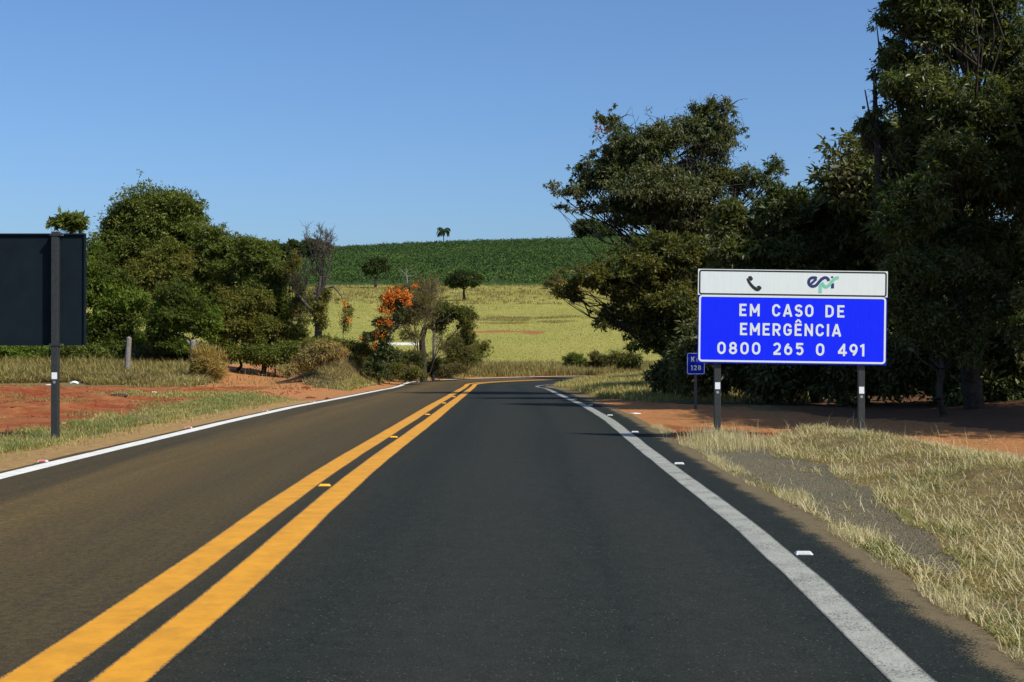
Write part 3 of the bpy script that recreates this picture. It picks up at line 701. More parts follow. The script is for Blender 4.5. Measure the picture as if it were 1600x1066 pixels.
for i, s in enumerate((14.2, 22.1, 30.2, 38.5, 47)):
    stud(s, 0.0, SYL, RYE, f'yellow road stud between the yellow lines, {ordn[i]} from the viewer', 'yellow studs on the centre line')
for i, s in enumerate((17.4, 25, 32.8, 41)):
    stud(s, -4.10, SW, RRED, f'white stud with red reflector on the left road edge, {ordn[i]} from the viewer', 'red reflector studs on the left edge')

# ------------------------------------------------------------------ foliage generators
def unit(v): return v / np.maximum(np.linalg.norm(v, axis=1, keepdims=True), 1e-9)
def leaves_mesh(Pb, D, Nn, Ls, Ws, name='crown', m_=None):
    D = unit(D); Sd = unit(np.cross(D, Nn)); Nn = np.cross(Sd, D)
    Ls = Ls[:, None]; Ws = Ws[:, None]
    a = Pb; t_ = Pb + D * Ls - Nn * Ls * .08
    l = Pb + D * Ls * .42 + Sd * Ws * .5 + Nn * Ls * .06; r = Pb + D * Ls * .42 - Sd * Ws * .5 + Nn * Ls * .06
    V = np.stack([a, l, t_, r], 1).reshape(-1, 3)
    b_ = (np.arange(len(Pb)) * 4)[:, None]; Q = b_ + np.array([[0, 1, 2, 3]])
    return mesh_np(name, V, Q, None, m_)
def blob_world(bl, Y):
    out = []
    for b_ in bl:
        px_, py_, rx, ry = b_[:4]; dy = b_[4] if len(b_) > 4 else 0.0; den = b_[5] if len(b_) > 5 else 1.0
        yc = Y + dy; c_ = P(px_, py_, yc); k = yc / F
        out.append((c_, np.array([rx * k, (rx * .6 + ry * .4) * k * .95, ry * k]), den))
    return out
def tree(name, label, cat, px_, Y, blobs, n_leaf, leaf=(.13, .055), mt='dark', seed=1, trunk_r=.15, bark=None, clump=.28, shell=.62,
         droop=.35, sprigs=.12, group=None, per=26, bloom=None, base=None, twigs=True, limb_r=.35, world_blobs=None, gap=.0, trunk=True, bare_twigs=0):
    rg = np.random.default_rng(seed)
    B = world_blobs if world_blobs else blob_world(blobs, Y)
    base = G(px_, Y) if base is None else np.array(base, float)
    root = thing(name, tuple(base), label, cat, group)
    vol = np.array([np.prod(b_[1]) ** (2 / 3) * b_[2] for b_ in B]); vol /= vol.sum()
    Cs, Rs, Os, Ks = [], [], [], []
    P0, P1, R0, R1 = [], [], [], []
    top = np.mean([b_[0] for b_ in B], axis=0)
    lowest = min(b_[0][2] - b_[1][2] for b_ in B)
    tk = base * .5 + np.array([top[0], top[1], max(lowest + .4, base[2] + .8)]) * .5
    # trunk polyline
    fork = np.array([base[0] * .45 + top[0] * .55, base[1] * .45 + top[1] * .55, base[2] + .55 * max(.6, top[2] - base[2])])
    def poly(a, c_, ra, rb, n=5, wob=.06):
        d = np.linalg.norm(c_ - a); pts = [a + (c_ - a) * i / n for i in range(n + 1)]
        for i in range(1, n): pts[i] = pts[i] + rg.normal(0, wob * d, 3) * np.array([1, 1, .5])
        rr = np.linspace(ra, rb, n + 1)
        for i in range(n): P0.append(pts[i]); P1.append(pts[i + 1]); R0.append(rr[i]); R1.append(rr[i + 1])
        return pts
    tp = poly(base - np.array([0, 0, .2]), fork, trunk_r, trunk_r * .62, 5, .035)
    for (c_, r_, den), wt in zip(B, vol):
        lr_ = limb_r * (.35 + .65 * min(1.0, den)); lp = poly(tp[int(rg.integers(3, 6))], c_, trunk_r * lr_ * 1.3, trunk_r * .12 * min(1.0, den + .2), 6, .055)
        nl = int(n_leaf * wt); nc = max(3, int(nl / per))
        # bough masses: lumps of very different size set round the limb end, foliage mostly on their outer skin
        ns = max(5, int(6 + 10 * den)); sd_ = unit(rg.normal(size=(ns, 3)) + np.array([0, 0, .12])); sr = rg.uniform(.20, .52, ns) ** 1.0
        sc_ = c_ + sd_ * r_ * (rg.uniform(.45, .98, ns) - sr * .35)[:, None]
        if shell > .5: sc_ = np.vstack([sc_, c_[None]]); sr = np.append(sr, .55)
        pk = sr ** 2; pk = pk / pk.sum(); kk2 = rg.choice(len(sr), nc, p=pk)
        d = unit(rg.normal(size=(nc, 3))); d[:, 2] = np.where(d[:, 2] < -.3, -d[:, 2] * .6, d[:, 2]); d = unit(d)
        rad = shell + (1.05 - shell) * rg.random(nc) ** .7
        spr = rg.random(nc) < sprigs; rad = np.where(spr, 1.15 + rg.random(nc) ** 2 * .9, rad)
        ctr = sc_[kk2] + d * r_ * (sr[kk2] * rad)[:, None]
        d = unit((ctr - c_) / r_ * .6 + d * .6)
        if gap > 0:
            keep = fbm(ctr[:, 0] / (r_[0] * .5), ctr[:, 2] / (r_[2] * .5), seed) > -1 + gap
            ctr, d, spr, rad = ctr[keep], d[keep], spr[keep], rad[keep]
        Cs.append(ctr); Os.append(d); Rs.append(np.where(spr, .45, 1.0) * clump * .75 * r_.mean()); Ks.append(spr)
        if twigs:
            for j in rg.choice(len(ctr), min(len(ctr), int(8 + 50 * wt)), replace=False):
                q = lp[int(rg.integers(2, 6))]; mid_ = (q + ctr[j]) / 2 + rg.normal(0, .07, 3) * np.linalg.norm(ctr[j] - q)
                r0 = trunk_r * .14
                P0.extend([q, mid_]); P1.extend([mid_, ctr[j]]); R0.extend([r0, r0 * .6]); R1.extend([r0 * .6, r0 * .25])
        if bare_twigs:
            for j in range(int(bare_twigs * wt)):
                q = c_ + rg.normal(0, .40, 3) * r_; P0.append(c_); P1.append(q); R0.append(max(.014, trunk_r * .1)); R1.append(max(.012, trunk_r * .08)); dd = unit(rg.normal(size=(1, 3)) + np.array([[0, 0, .5]]))[0]; ln = r_.mean() * rg.uniform(.3, .75)
                r0 = max(.009, trunk_r * .05)
                for q3 in range(3):
                    m1 = q + dd * ln / 3; P0.append(q); P1.append(m1); R0.append(r0 * (1 - .28 * q3)); R1.append(r0 * (.72 - .28 * q3)); dd = dd + rg.normal(0, .28, 3); dd = dd / np.linalg.norm(dd); q = m1
                    if q3 < 2: e2 = q + (dd + rg.normal(0, .6, 3)) * ln * .22; P0.append(q); P1.append(e2); R0.append(r0 * .5); R1.append(r0 * .25)
    ctr = np.concatenate(Cs); cr = np.concatenate(Rs); od = np.concatenate(Os); sp_ = np.concatenate(Ks)
    k = rg.integers(0, len(ctr), n_leaf)
    cr = cr * rg.uniform(.4, 1.5, len(ctr))
    off = rg.normal(size=(n_leaf, 3)) * np.array([.55, .55, .42])
    Pb = ctr[k] + off * cr[k][:, None]
    D = off * .7 + od[k] * .4 + rg.normal(size=(n_leaf, 3)) * .85; D[:, 2] -= droop * (1 + 1.3 * sp_[k])
    Nn = rg.normal(size=(n_leaf, 3)) * .6 + od[k] * .55; Nn[:, 2] += .65
    csz = rg.uniform(.65, 1.3, len(ctr))[k]; Ls = leaf[0] * csz * rg.uniform(.5, 1.4, n_leaf); Ws = leaf[1] * csz * rg.uniform(.6, 1.35, n_leaf)
    bl = tuple(base)
    me = leaves_mesh(Pb - base, D, Nn, Ls, Ws, 'crown', LEAF[mt] if mt in LEAF else GRASS[mt]); link('crown', me, root)
    v, q = segments(np.array(P0) - base, np.array(P1) - base, R0, R1, 6)
    if trunk: link('trunk', mesh_np('trunk', v, q, None, bark or BARK, True), root)
    if bloom:
        for (bls, nb_, mt_, sz) in bloom:
            Bw = blob_world(bls, Y); Pn = []
            for c_, r_, den in Bw:
                nn = int(nb_ * den / len(Bw)); g = max(2, nn // 14)
                cc_ = c_ + unit(rg.normal(size=(g, 3))) * r_ * rg.uniform(.5, 1.05, (g, 1)); cc_[:, 1] -= .35 * r_[1]
                kk_ = rg.integers(0, g, nn); Pn.append(cc_[kk_] + rg.normal(0, .10 * r_.mean() + .04, (nn, 3)))
            Pn = np.concatenate(Pn); nn = len(Pn)
            me = leaves_mesh(Pn - base, rg.normal(size=(nn, 3)), rg.normal(size=(nn, 3)), sz * rg.uniform(.6, 1.3, nn), sz * .6 * rg.uniform(.6, 1.3, nn), 'blossom', LEAF[mt_])
            link('blossom', me, root)
    return root
def bare_tree(name, label, cat, base, height, seed, r0, bark, group=None, levels=5, spread=.45, upright=.35, leaf=None, lean=(0, 0), nfirst=1, child=(2, 4), decay=.72):
    rg = np.random.default_rng(seed); base = np.array(base, float)
    P0, P1, R0, R1, tips = [], [], [], [], []
    def grow(p, d, ln, r, lv):
        n = 4; q = p
        for i in range(n):
            d = d + rg.normal(0, .10, 3) + np.array([0, 0, .05 * upright]); d /= np.linalg.norm(d)
            nq = q + d * ln / n
            P0.append(q); P1.append(nq); ra = r * (1 - .35 * i / n); rb = r * (1 - .35 * (i + 1) / n); R0.append(ra); R1.append(rb)
            if lv < levels and i >= 1:
                for c_ in range(int(rg.integers(0, 2)) + (1 if i == n - 1 else 0)):
                    nd = d * .7 + rg.normal(0, spread, 3); nd[2] += upright * .5; nd /= np.linalg.norm(nd)
                    grow(nq, nd, ln * rg.uniform(.5, .85) * decay * 1.2, max(rb * .62, .008), lv + 1)
            q = nq
        tips.append(q)
    d0 = np.array([lean[0], lean[1], 1.0]); d0 /= np.linalg.norm(d0)
    grow(np.array([0, 0, -.2]), d0, height * .42, r0, 0)
    A = np.array(P1); zmax = A[:, 2].max(); sc = height / zmax
    root = thing(name, tuple(base), label, cat, group)
    v, q = segments(np.array(P0) * sc, A * sc, np.array(R0), np.array(R1), 5)
    link('trunk', mesh_np('trunk', v, q, None, bark, True), root)
    if leaf:
        nl, (ll, lw), mt_, rad = leaf
        T = np.array(tips) * sc; k = rg.integers(0, len(T), nl)
        link('crown', leaves_mesh(T[k] + rg.normal(0, rad, (nl, 3)), rg.normal(size=(nl, 3)) - [0, 0, .4], rg.normal(size=(nl, 3)) + [0, 0, .6], ll * rg.uniform(.6, 1.3, nl), lw * rg.uniform(.6, 1.3, nl), 'crown', LEAF[mt_]), root)
    return root
def blades_mesh(Pb, H, W, az, lean, name, m_, curl=.5):
    n_ = len(Pb); dx = np.cos(az); dy = np.sin(az)
    fw = np.stack([dx, dy, np.zeros(n_)], 1); sd = np.stack([-dy, dx, np.zeros(n_)], 1)
    up = np.array([0, 0, 1.0])
    H = H[:, None]; W = W[:, None]; ln = lean[:, None]
    m1 = Pb + H * (.55 * np.cos(ln * .6) * up + .55 * np.sin(ln * .6) * fw)
    tip = m1 + H * (.45 * np.cos(ln * (1 + curl)) * up + .45 * np.sin(ln * (1 + curl)) * fw)
    V = np.stack([Pb - sd * W * .5, Pb + sd * W * .5, m1 + sd * W * .4, m1 - sd * W * .4, tip], 1).reshape(-1, 3)
    b_ = (np.arange(n_) * 5)[:, None]
    return mesh_np(name, V, b_ + np.array([[0, 1, 2, 3]]), b_ + np.array([[3, 2, 4]]), m_)
def grass(name, label, X, Y, h, wd, mt, seed, lean=(.2, .9), clump=True, hz=None, kind='stuff', lift=-.01):
    rg = np.random.default_rng(seed); n_ = len(X)
    Z = terrain_z(X, Y) + lift
    hs = h * rg.uniform(.45, 1.3, n_) * (1 + .45 * fbm(X / .8, Y / .8, seed))
    if hz is not None: hs = hs * hz
    me = blades_mesh(np.stack([X, Y, Z], 1), hs, wd * rg.uniform(.6, 1.4, n_), rg.uniform(0, 2 * math.pi, n_), rg.uniform(lean[0], lean[1], n_), name, GRASS[mt])
    return tag(link(name, me), label, None, None, kind)
def scatter(n_, x0, x1, y0, y1, seed, dens=None, pw=1.0):
    rg = np.random.default_rng(seed)
    Y = y0 + (y1 - y0) * rg.random(n_) ** pw; X = rg.uniform(x0, x1, n_)
    s, u = road_su(X, Y)
    keep = (u > 4.5) | (u < -4.6)
    if dens is not None: keep &= rg.random(n_) < dens(X, Y, s, u)
    return X[keep], Y[keep]

# ------------------------------------------------------------------ ground cover
def d_right(X, Y, s, u):
    z = zone_eval(X, Y, s, u); g = 1.0 * (u > 4.62)
    g = g * (1 - .97 * z[3] * (fbm(X / .45, Y / .7, 73) < .30)) * (1 - .985 * z[4]) * (1 - .97 * z[5])
    patch = sstep(fbm(X / .55, Y / .8, 71) + .6 * fbm(X / 1.7, Y / 2.3, 72), -.35, .25)
    return g * (.18 + .82 * patch) * (1 - .8 * sstep(X, 6.5, 8.5))
X, Y = scatter(420000, 2.2, 8.6, 4.5, 27, 101, d_right, 1.25)
grass('verge_grass', 'mown straw-coloured grass on the right verge around the sign posts', X, Y, .056, .006, 'straw', 1, (.7, 1.5))
X, Y = scatter(90000, 2.2, 8.0, 4.5, 24, 103, lambda X, Y, s, u: d_right(X, Y, s, u) * (fbm(X / .4, Y / .6, 75) + .5 * fbm(X / 2, Y / 2, 76) > .04), 1.2)
grass('green_tufts', 'green grass tufts among the dry verge grass on the right', X, Y, .085, .007, 'green', 2, (.2, 1.0))
X, Y = scatter(200000, 2.2, 4.5, 4.5, 26, 105, lambda X, Y, s, u: ((u > 4.53) & (u < 4.84 + .22 * fbm(X / .5, Y / 1.2, 79))) * sstep(fbm(X / .4, Y / .9, 77), -.1, .3), 1.2)
grass('verge_fringe', 'pale dry grass fringe along the right asphalt edge', X, Y, .085, .0045, 'pale', 3, (.1, 1.1))
rg = np.random.default_rng(9)
nn = 2600; X = 3.25 + rg.normal(0, .26, nn); Y = 20.6 + rg.normal(0, .55, nn)
grass('dry_tussock', 'pale dry grass tussock at the foot of the left sign post', X, Y, .26, .006, 'pale', 4, (.05, .7))
# lying straw
X, Y = scatter(60000, 2.6, 8.5, 6, 26, 107, d_right)
Z = terrain_z(X, Y) + .015; n_ = len(X); rg = np.random.default_rng(8)
me = blades_mesh(np.stack([X, Y, Z], 1), rg.uniform(.06, .22, n_), np.full(n_, .006), rg.uniform(0, 6.28, n_), rg.uniform(1.25, 1.6, n_), 'straw', GRASS['pale'], 0.0)
tag(link('lying_straw', me), 'cut straw lying on the right verge', None, None, 'stuff')
X, Y = scatter(900, 3.5, 7.5, 11, 24, 111, lambda X, Y, s, u: d_right(X, Y, s, u))
grass('seed_stalks', 'thin tall seed stalks standing above the right verge', X, Y, .34, .005, 'pale', 5, (.1, .8))
# left verge
def d_left(X, Y, s, u):
    n1 = fbm(X / .9, Y / .9, 61); n2 = fbm(X / 3.2, Y / 3.2, 63); z = zone_eval(X, Y, s, u)
    band = (.06 + .94 * sstep(-u + .35 * n1, 4.95, 5.5)) * (1 - sstep(-u + .35 * n1 + .45 * n2 - .045 * (Y - 22), 6.45, 7.1)) * (Y < 50)
    return band * (1 - z[7]) * sstep(fbm(X / .7, Y / 1.1, 83), -.5, .1)
X, Y = scatter(240000, -12, -6, 9, 50, 121, d_left)
grass('verge_grass', 'dry grass strip between the left lane and the red field', X, Y, .10, .010, 'straw', 6, (.3, 1.2))
X, Y = scatter(120000, -12, -6.5, 9, 50, 123, lambda X, Y, s, u: d_left(X, Y, s, u) * (fbm(X / .6, Y / 1.0, 85) > .02))
grass('green_tufts', 'green grass tufts along the left verge around the sign post', X, Y, .13, .010, 'green', 7, (.2, .9))
X, Y = scatter(150000, -26, -7, 22, 60, 125, lambda X, Y, s, u: (fbm(X / 1.4, Y / 2.4, 87) > .38 - .012 * (Y - 30)) * (1 - zone_eval(X, Y, s, u)[7]) * (.5 + .5 * (Y > 30)))
grass('field_tufts', 'sparse dry and green tufts scattered over the red field', X, Y, .10, .014, 'bank', 8, (.3, 1.2))
X, Y = scatter(22000, -14.5, -9, 44, 50, 127, lambda X, Y, s, u: sstep(fbm(X / 1.2, Y / 1.5, 89), -.3, .1))
grass('field_tufts', 'dry tufts at the mouth of the dirt side road', X, Y, .12, .02, 'straw', 9, (.3, 1.1))
# tall dry bank behind the red field
def d_bank(X, Y, s, u):
    z = zone_eval(X, Y, s, u); edge = 62 + 3 * fbm(X / 3, Y * 0, 91)
    return (Y > edge) * (1 - z[7]) * (u < -9)
X, Y = scatter(200000, -34, -12, 59, 84, 131, d_bank, 1.2)
grass('bank_grass', 'tall dry grass bank below the trees on the left', X, Y, .62, .035, 'bank', 10, (.4, 1.45), hz=(.75 + .4 * sstep(Y, 60, 70)) * (.5 + .9 * vnoise(X / 1.8, Y / 1.8, 4)))
X, Y = scatter(60000, -34, -12, 60, 74, 132, lambda X, Y, s, u: d_bank(X, Y, s, u) * (fbm(X / 1.6, Y / 1.6, 94) > -.1))
grass('bank_straw', 'pale straw tangled through the grass bank on the left', X, Y, .55, .03, 'straw', 101, (.6, 1.5))
X, Y = scatter(40000, -34, -12.5, 62, 67, 133, lambda X, Y, s, u: d_bank(X, Y, s, u) * (fbm(X / 2, Y / 2, 93) > -.05))
grass('bank_grass', 'flattened brown thatch along the foot of the left bank', X, Y, .55, .03, 'twiggy', 11, (.6, 1.5))
# berm
X, Y = scatter(190000, -16, 8, 55, 106, 135, lambda X, Y, s, u: (u < -5.3) * (u > -15) * (1 - .96 * zone_eval(X, Y, s, u)[7]) * sstep(fbm(X / 1.1, Y / 1.1, 95), -.55, .15) * (1 - .45 * ((u > -10) & (s < 76))))
grass('berm_grass', 'dry grass over the spoil berm outside the bend', X, Y, .34, .026, 'bank', 12, (.3, 1.3), hz=np.where(Y < 78, .9, 2.0))
X, Y = scatter(60000, -14, -3, 55, 90, 137, lambda X, Y, s, u: (u < -6.2) * (u > -11) * (1 - zone_eval(X, Y, s, u)[7]))
grass('berm_thatch', 'brown dead stalks lying on the spoil berm', X, Y, .45, .022, 'twiggy', 13, (.9, 1.6))
X, Y = scatter(150000, -14, 2, 60, 100, 138, lambda X, Y, s, u: (u < -5.1) * (u > -11) * (1 - zone_eval(X, Y, s, u)[7]))
grass('berm_straw', 'straw-coloured stubble on the slope of the spoil berm', X, Y, .24, .022, 'straw', 131, (.5, 1.5))
X, Y = scatter(60000, -16, 6, 70, 112, 139, lambda X, Y, s, u: (u < -8.2) * (u > -14) * (1 - zone_eval(X, Y, s, u)[7]) * (fbm(X / 1.5, Y / 1.5, 96) > -.25))
grass('berm_weeds', 'tall mixed weeds behind the crest of the spoil berm', X, Y, .85, .035, 'bank', 132, (.1, .8))
# inside of the bend and far verge
X, Y = scatter(150000, 1, 16, 36, 97, 141, lambda X, Y, s, u: (u > 5.0) * (1 - zone_eval(X, Y, s, u)[5]) * sstep(fbm(X / 1.2, Y / 1.4, 97), -.6, 0) * (Y > 40))
grass('bank_grass', 'dry grass on the bank inside the bend', X, Y, .26, .022, 'straw', 14, (.2, 1.1))
X, Y = scatter(230000, -14, 60, 94, 130, 143, lambda X, Y, s, u: (u < -5.6))
X2, Y2 = scatter(60000, -6, 40, 97, 112, 144, lambda X, Y, s, u: (u < -4.6) & (u > -7) & (s > 94)); X = np.append(X, X2); Y = np.append(Y, Y2)
grass('far_verge_grass', 'brown and green rough grass along the far side of the bend', X, Y, .55, .05, 'bank', 15, (.1, .9))
# meadow
def patch_red(X, Y):
    n1 = fbm(X / .9, Y / .9, 61); n2 = fbm(X / 3.2, Y / 3.2, 63)
    return np.maximum(np.exp(-(((X + 1.2) / 4.5) ** 2 + ((Y - 170) / 2.0) ** 2)), np.exp(-(((X - 2.6) / 1.3) ** 2 + ((Y - 168) / 2.5) ** 2))) > .35 - .3 * n2
X, Y = scatter(60000, -70, 62, 205, 288, 146, lambda X, Y, s, u: sstep(fbm(X / 9, Y / 9, 98) + (Y - 235) / 60, -.4, .5))
grass('meadow_straw', 'tan dry grass in the upper part of the pasture', X, Y, .36, .07, 'straw', 161, (.3, 1.2))
X, Y = scatter(22000, -12, 22, 184, 200, 148, lambda X, Y, s, u: sstep(fbm(X / 6, Y / 4, 98), -.1, .3))
grass('meadow_weeds', 'greyish weed band across the middle of the pasture', X, Y, .30, .05, 'bank', 162, (.2, 1.1))
X, Y = scatter(420000, -75, 62, 118, 292, 145, lambda X, Y, s, u: (np.abs(X + 3) < 12 + Y * .25) * (u < -6) * (1 - .80 * patch_red(X, Y)) * .9, 1.15)
grass('meadow_grass', 'yellow-green pasture grass sloping up to the plantation', X, Y, .17, .045, 'meadow', 16, (.5, 1.5))
X, Y = scatter(2600, -60, 60, 225, 285, 147, lambda X, Y, s, u: .35 + .65 * (fbm(X / 8, Y / 5, 99) > .2))
grass('meadow_weeds', 'dark weeds dotted over the upper pasture', np.repeat(X, 12) + np.random.default_rng(1).normal(0, .4, len(X) * 12), np.repeat(Y, 12) + np.random.default_rng(2).normal(0, .3, len(X) * 12), .5, .12, 'bank', 17, (.1, .9))
# coffee plantation rows
rg = np.random.default_rng(77); PX, PY = [], []
yr = 288.0
while yr < 500:
    den = 30 if yr < 380 else 22
    n_ = int(290 * den); x = rg.uniform(-160, 130, n_); keep = (vnoise(x / 1.1, x * 0 + yr, 5) > .28)
    PX.append(x[keep]); PY.append(yr + .12 * x[keep] * 0 + rg.normal(0, .55, keep.sum())); yr += 3.6
X = np.concatenate(PX); Y = np.concatenate(PY); hb = 1.9 * (1 - .25 * (rg.random(len(X)))) * (1 + .35 * fbm(X / 2.2, Y / 3.6, 7))
Z = terrain_z(X, Y) + hb * rg.uniform(.25, 1, len(X)) ** .5
n_ = len(X)
me = leaves_mesh(np.stack([X, Y, Z], 1), rg.normal(size=(n_, 3)), rg.normal(size=(n_, 3)) * .6 + [0, -.3, .9], rg.uniform(.28, .7, n_), rg.uniform(.22, .45, n_), 'plantation', LEAF['coffee'])
tag(link('coffee_plantation', me), 'dense green coffee shrub rows covering the hillside', None, None, 'stuff')

# ------------------------------------------------------------------ right-hand trees
tree('tall_tree', 'tall tangled tree with dead snag rising out of frame behind the emergency sign', 'tree', 1525, 31,
     [(1500,-70,110,110),(1470,40,78,80),(1550,60,80,80,.5),(1600,180,80,90,.6),(1450,150,70,65,-.4),(1520,200,95,75,-.6),(1425,235,52,55,0),(1560,300,100,80,-.5),(1430,320,70,65,-.3),(1415,120,45,60,.3),(1405,20,34,60,0,.8),(1400,90,26,50,.2,.6),(1440,430,70,50,-.3),(1560,420,80,60,0),(1368,200,28,70,.1,.6),(1425,330,52,60,-2.5),(1485,250,60,55,-2.0),(1490,390,95,60,-.6),(1345,205,16,14,0,.2),(1690,150,90,110,0,.9),(1700,330,80,80,0,.9)],
     175000, (.14, .052), 'tall', 11, .24, clump=.20, droop=.55, sprigs=.16, per=40, gap=.45, bare_twigs=200)
v, q = segments([P(1376, 330, 31), P(1372, 240, 31), P(1368, 170, 31), P(1372, 250, 31)], [P(1372, 240, 31), P(1368, 170, 31), P(1367, 108, 31), P(1352, 140, 31)], [.11, .09, .06, .035], [.09, .06, .03, .015], 7)
tt_ = [o for o in bpy.data.objects if o.name == 'tall_tree'][0]
link('snag', mesh_np('snag', v - np.array(tt_.location), q, None, BARK, True), tt_)
tree('shade_tree', 'leafy tree filling the right edge of the view beside the dirt track', 'tree', 1690, 27,
     [(1650,400,60,60),(1665,480,75,70),(1740,430,80,80)], 40000, (.13, .052), 'tall', 12, .2, clump=.26, droop=.5)
wb = [(np.array([12.9, 25.3, 8.2]), np.array([2.5, 2.6, 2.4]), 1.6), (np.array([12.6, 27.6, 5.6]), np.array([2.0, 2.2, 2.0]), 1.2), (np.array([13.8, 29.8, 7.2]), np.array([2.4, 2.4, 2.2]), 1.0), (np.array([15.5, 27.0, 6.2]), np.array([2.4, 2.4, 2.2]), 1.0)]  # crowns past the right edge, added to darken the undergrowth and ground
tree('shade_tree', 'tall unseen tree past the upper right corner, added for its shade', 'tree', 0, 29, None, 80000, (.16, .065), 'tall', 19, .2, base=(15.0, 29, terrain_z(15.0, 29)), world_blobs=wb, sprigs=.2, clump=.22)
wb = [(np.array([11.3, 36.8, 5.8]), np.array([2.3, 2.3, 2.2]), 1.0)]
tree('woodland_tree', 'wooded tree just behind the trunk of the tall tree', 'tree', 0, 36.6, None, 34000, (.22, .10), 'dark', 20, .2, base=(12.0, 36.6, terrain_z(12.0, 36.6)), world_blobs=wb, clump=.28, group='trees behind the roadside ones')
wb = [(np.array([14.0, 21.4, 8.0]), np.array([2.6, 3.0, 2.6]), 1.6), (np.array([16.2, 18.5, 6.0]), np.array([2.5, 2.6, 2.3]), 1.0), (np.array([13.6, 23.5, 5.6]), np.array([2.0, 2.2, 2.0]), 1.0)]  # out of view, added to throw shade on the ground at right
tree('shade_tree', 'broad unseen tree just beyond the right edge of the view, added for its shade', 'tree', 0, 21, None, 60000, (.16, .07), 'tall', 13, .2, base=(14.6, 21, terrain_z(14.6, 21)), world_blobs=wb)
tree('spreading_tree', 'spreading open-crowned tree leaning over the road with ragged feathery edges', 'tree', 1125, 50,
     [(1000,245,72,58),(1090,225,72,52),(1045,300,105,52,-.5),(945,270,42,48,0,.7),(955,190,28,26,0,.35),(895,300,42,20,0,.45),(1125,175,34,24,0,.4),(1150,290,55,42,0,.8),(1205,262,34,22,0,.25),(1000,335,70,28,0,.8),(905,265,18,14,0,.15),(1090,340,70,35,0,.8),(860,318,26,8,0,.12),(930,330,50,14,0,.3),(1105,185,32,30,0,.5)],
     80000, (.15, .055), 'dark', 14, .22, clump=.20, droop=.6, sprigs=.26, per=26, gap=.5, shell=.35, bare_twigs=220,
     bloom=[([(940,205,14,10),(970,235,8,8)], 90, 'orange', .14)])
tree('tangled_tree', 'vine-tangled tree between the spreading tree and the tall tree', 'tree', 1280, 39,
     [(1235,345,52,52),(1300,325,55,42),(1355,350,48,60),(1260,420,95,60),(1175,410,60,65),(1350,440,60,70),(1140,360,40,40,0,.7),(1395,300,30,40,0,.6),(1210,300,22,16,0,.25),(1300,290,22,12,0,.2)],
     80000, (.17, .065), 'tall', 15, .2, clump=.22, droop=.5, sprigs=.18, per=40, gap=.4)
tree('roadside_shrub', 'olive-brown overhanging shrub mass beside the road bend, in front of the meadow', 'shrub', 1085, 43.5,
     [(1100,585,56,36),(1090,545,60,45),(1000,430,72,42,-.3),(930,437,48,26,-.3),(1050,480,62,55),(980,490,50,42),(1060,400,60,35),(1065,545,45,42),(1010,530,36,32),(893,455,24,18,0,.6),(880,465,20,14,0,.5),(1000,395,45,20,0,.6),(945,500,24,22,0,.5),(1120,460,50,70,.5)],
     98000, (.125, .055), 'olive', 16, .16, clump=.2, droop=.25, sprigs=.18, per=45, gap=.4,
     bloom=[([(905,460,18,10),(880,445,7,5),(1010,385,6,6)], 70, 'orange', .10), ([(1040,395,60,24)], 60, 'yellow', .09)])
tree('edge_shrub', 'pale-leaved shrub catching the sun at the right of the emergency sign', 'shrub', 1470, 28.5,
     [(1430,440,48,42),(1500,430,55,40),(1455,500,52,42),(1530,470,55,50),(1400,480,30,45,0,.7),(1500,540,45,40,0,.6)], 46000, (.105, .038), 'tall', 17, .09, clump=.3, droop=.3)
bl_ = [('low dark undergrowth shrub under the olive-brown shrub mass', 1075, 42, 55, 34, 592), ('low dark undergrowth shrub behind the kilometre marker', 1120, 38, 70, 55, 575), ('low dark undergrowth shrub behind the centre of the emergency sign', 1235, 37, 80, 60, 580),
       ('low dark undergrowth shrub behind the right end of the emergency sign', 1350, 35.5, 80, 62, 580), ('dark undergrowth shrub right of the emergency sign post', 1460, 34, 80, 66, 590), ('dark undergrowth shrub at the right edge under the trees', 1575, 33, 85, 72, 590)]
for i, (lb, px_, Yb, rx, ry, py_) in enumerate(bl_):
    tree('undergrowth_shrub', lb, 'shrub', px_, Yb, [(px_-25,py_,rx*.7,ry),(px_+35,py_+5,rx*.7,ry*.9),(px_,py_-30,rx*.8,ry*.8)], 13000, (.17, .08), 'dark', 60 + i, .07, group='undergrowth shrubs in the shade', clump=.35, shell=.4)
# depth of wood behind
for i, (x, y, r_, h_, lb) in enumerate([(9.5, 56, 3.4, 7.0, 'wooded tree behind the spreading tree'), (15, 50, 3.6, 8.5, 'wooded tree behind the tangled tree'), (16.5, 38, 3.3, 6.0, 'low wooded tree behind the edge shrub'), (19, 42, 3.6, 8.5, 'wooded tree behind the tall tree'),
                                    (13, 72, 3.6, 7.5, 'tree inside the bend shading the far road'), (11, 90.5, 3.0, 11.5, 'tall tree inside the bend whose shade crosses the far road'), (17, 96.0, 3.2, 13, 'farthest tree inside the bend'), (21, 31, 3.6, 9, 'wooded tree beyond the right edge'), (12.2, 43.5, 2.6, 5.5, 'low wooded tree behind the emergency sign')]):
    gz = terrain_z(x, y); rg = np.random.default_rng(300 + i)
    wb = [(np.array([x + rg.uniform(-.5, .5) * r_, y + rg.uniform(-.4, .4) * r_, gz + h_ * f_]), np.array([r_, r_, h_ * .24]) * s_, 1.0) for f_, s_ in ((.75, .8), (.5, 1.0), (.26, .85), (.85, .55))]
    tree('woodland_tree', lb, 'tree', 0, y, None, 24000, (.24, .12), 'dark', 80 + i, .2, base=(x, y, gz), world_blobs=wb, group='trees behind the roadside ones')

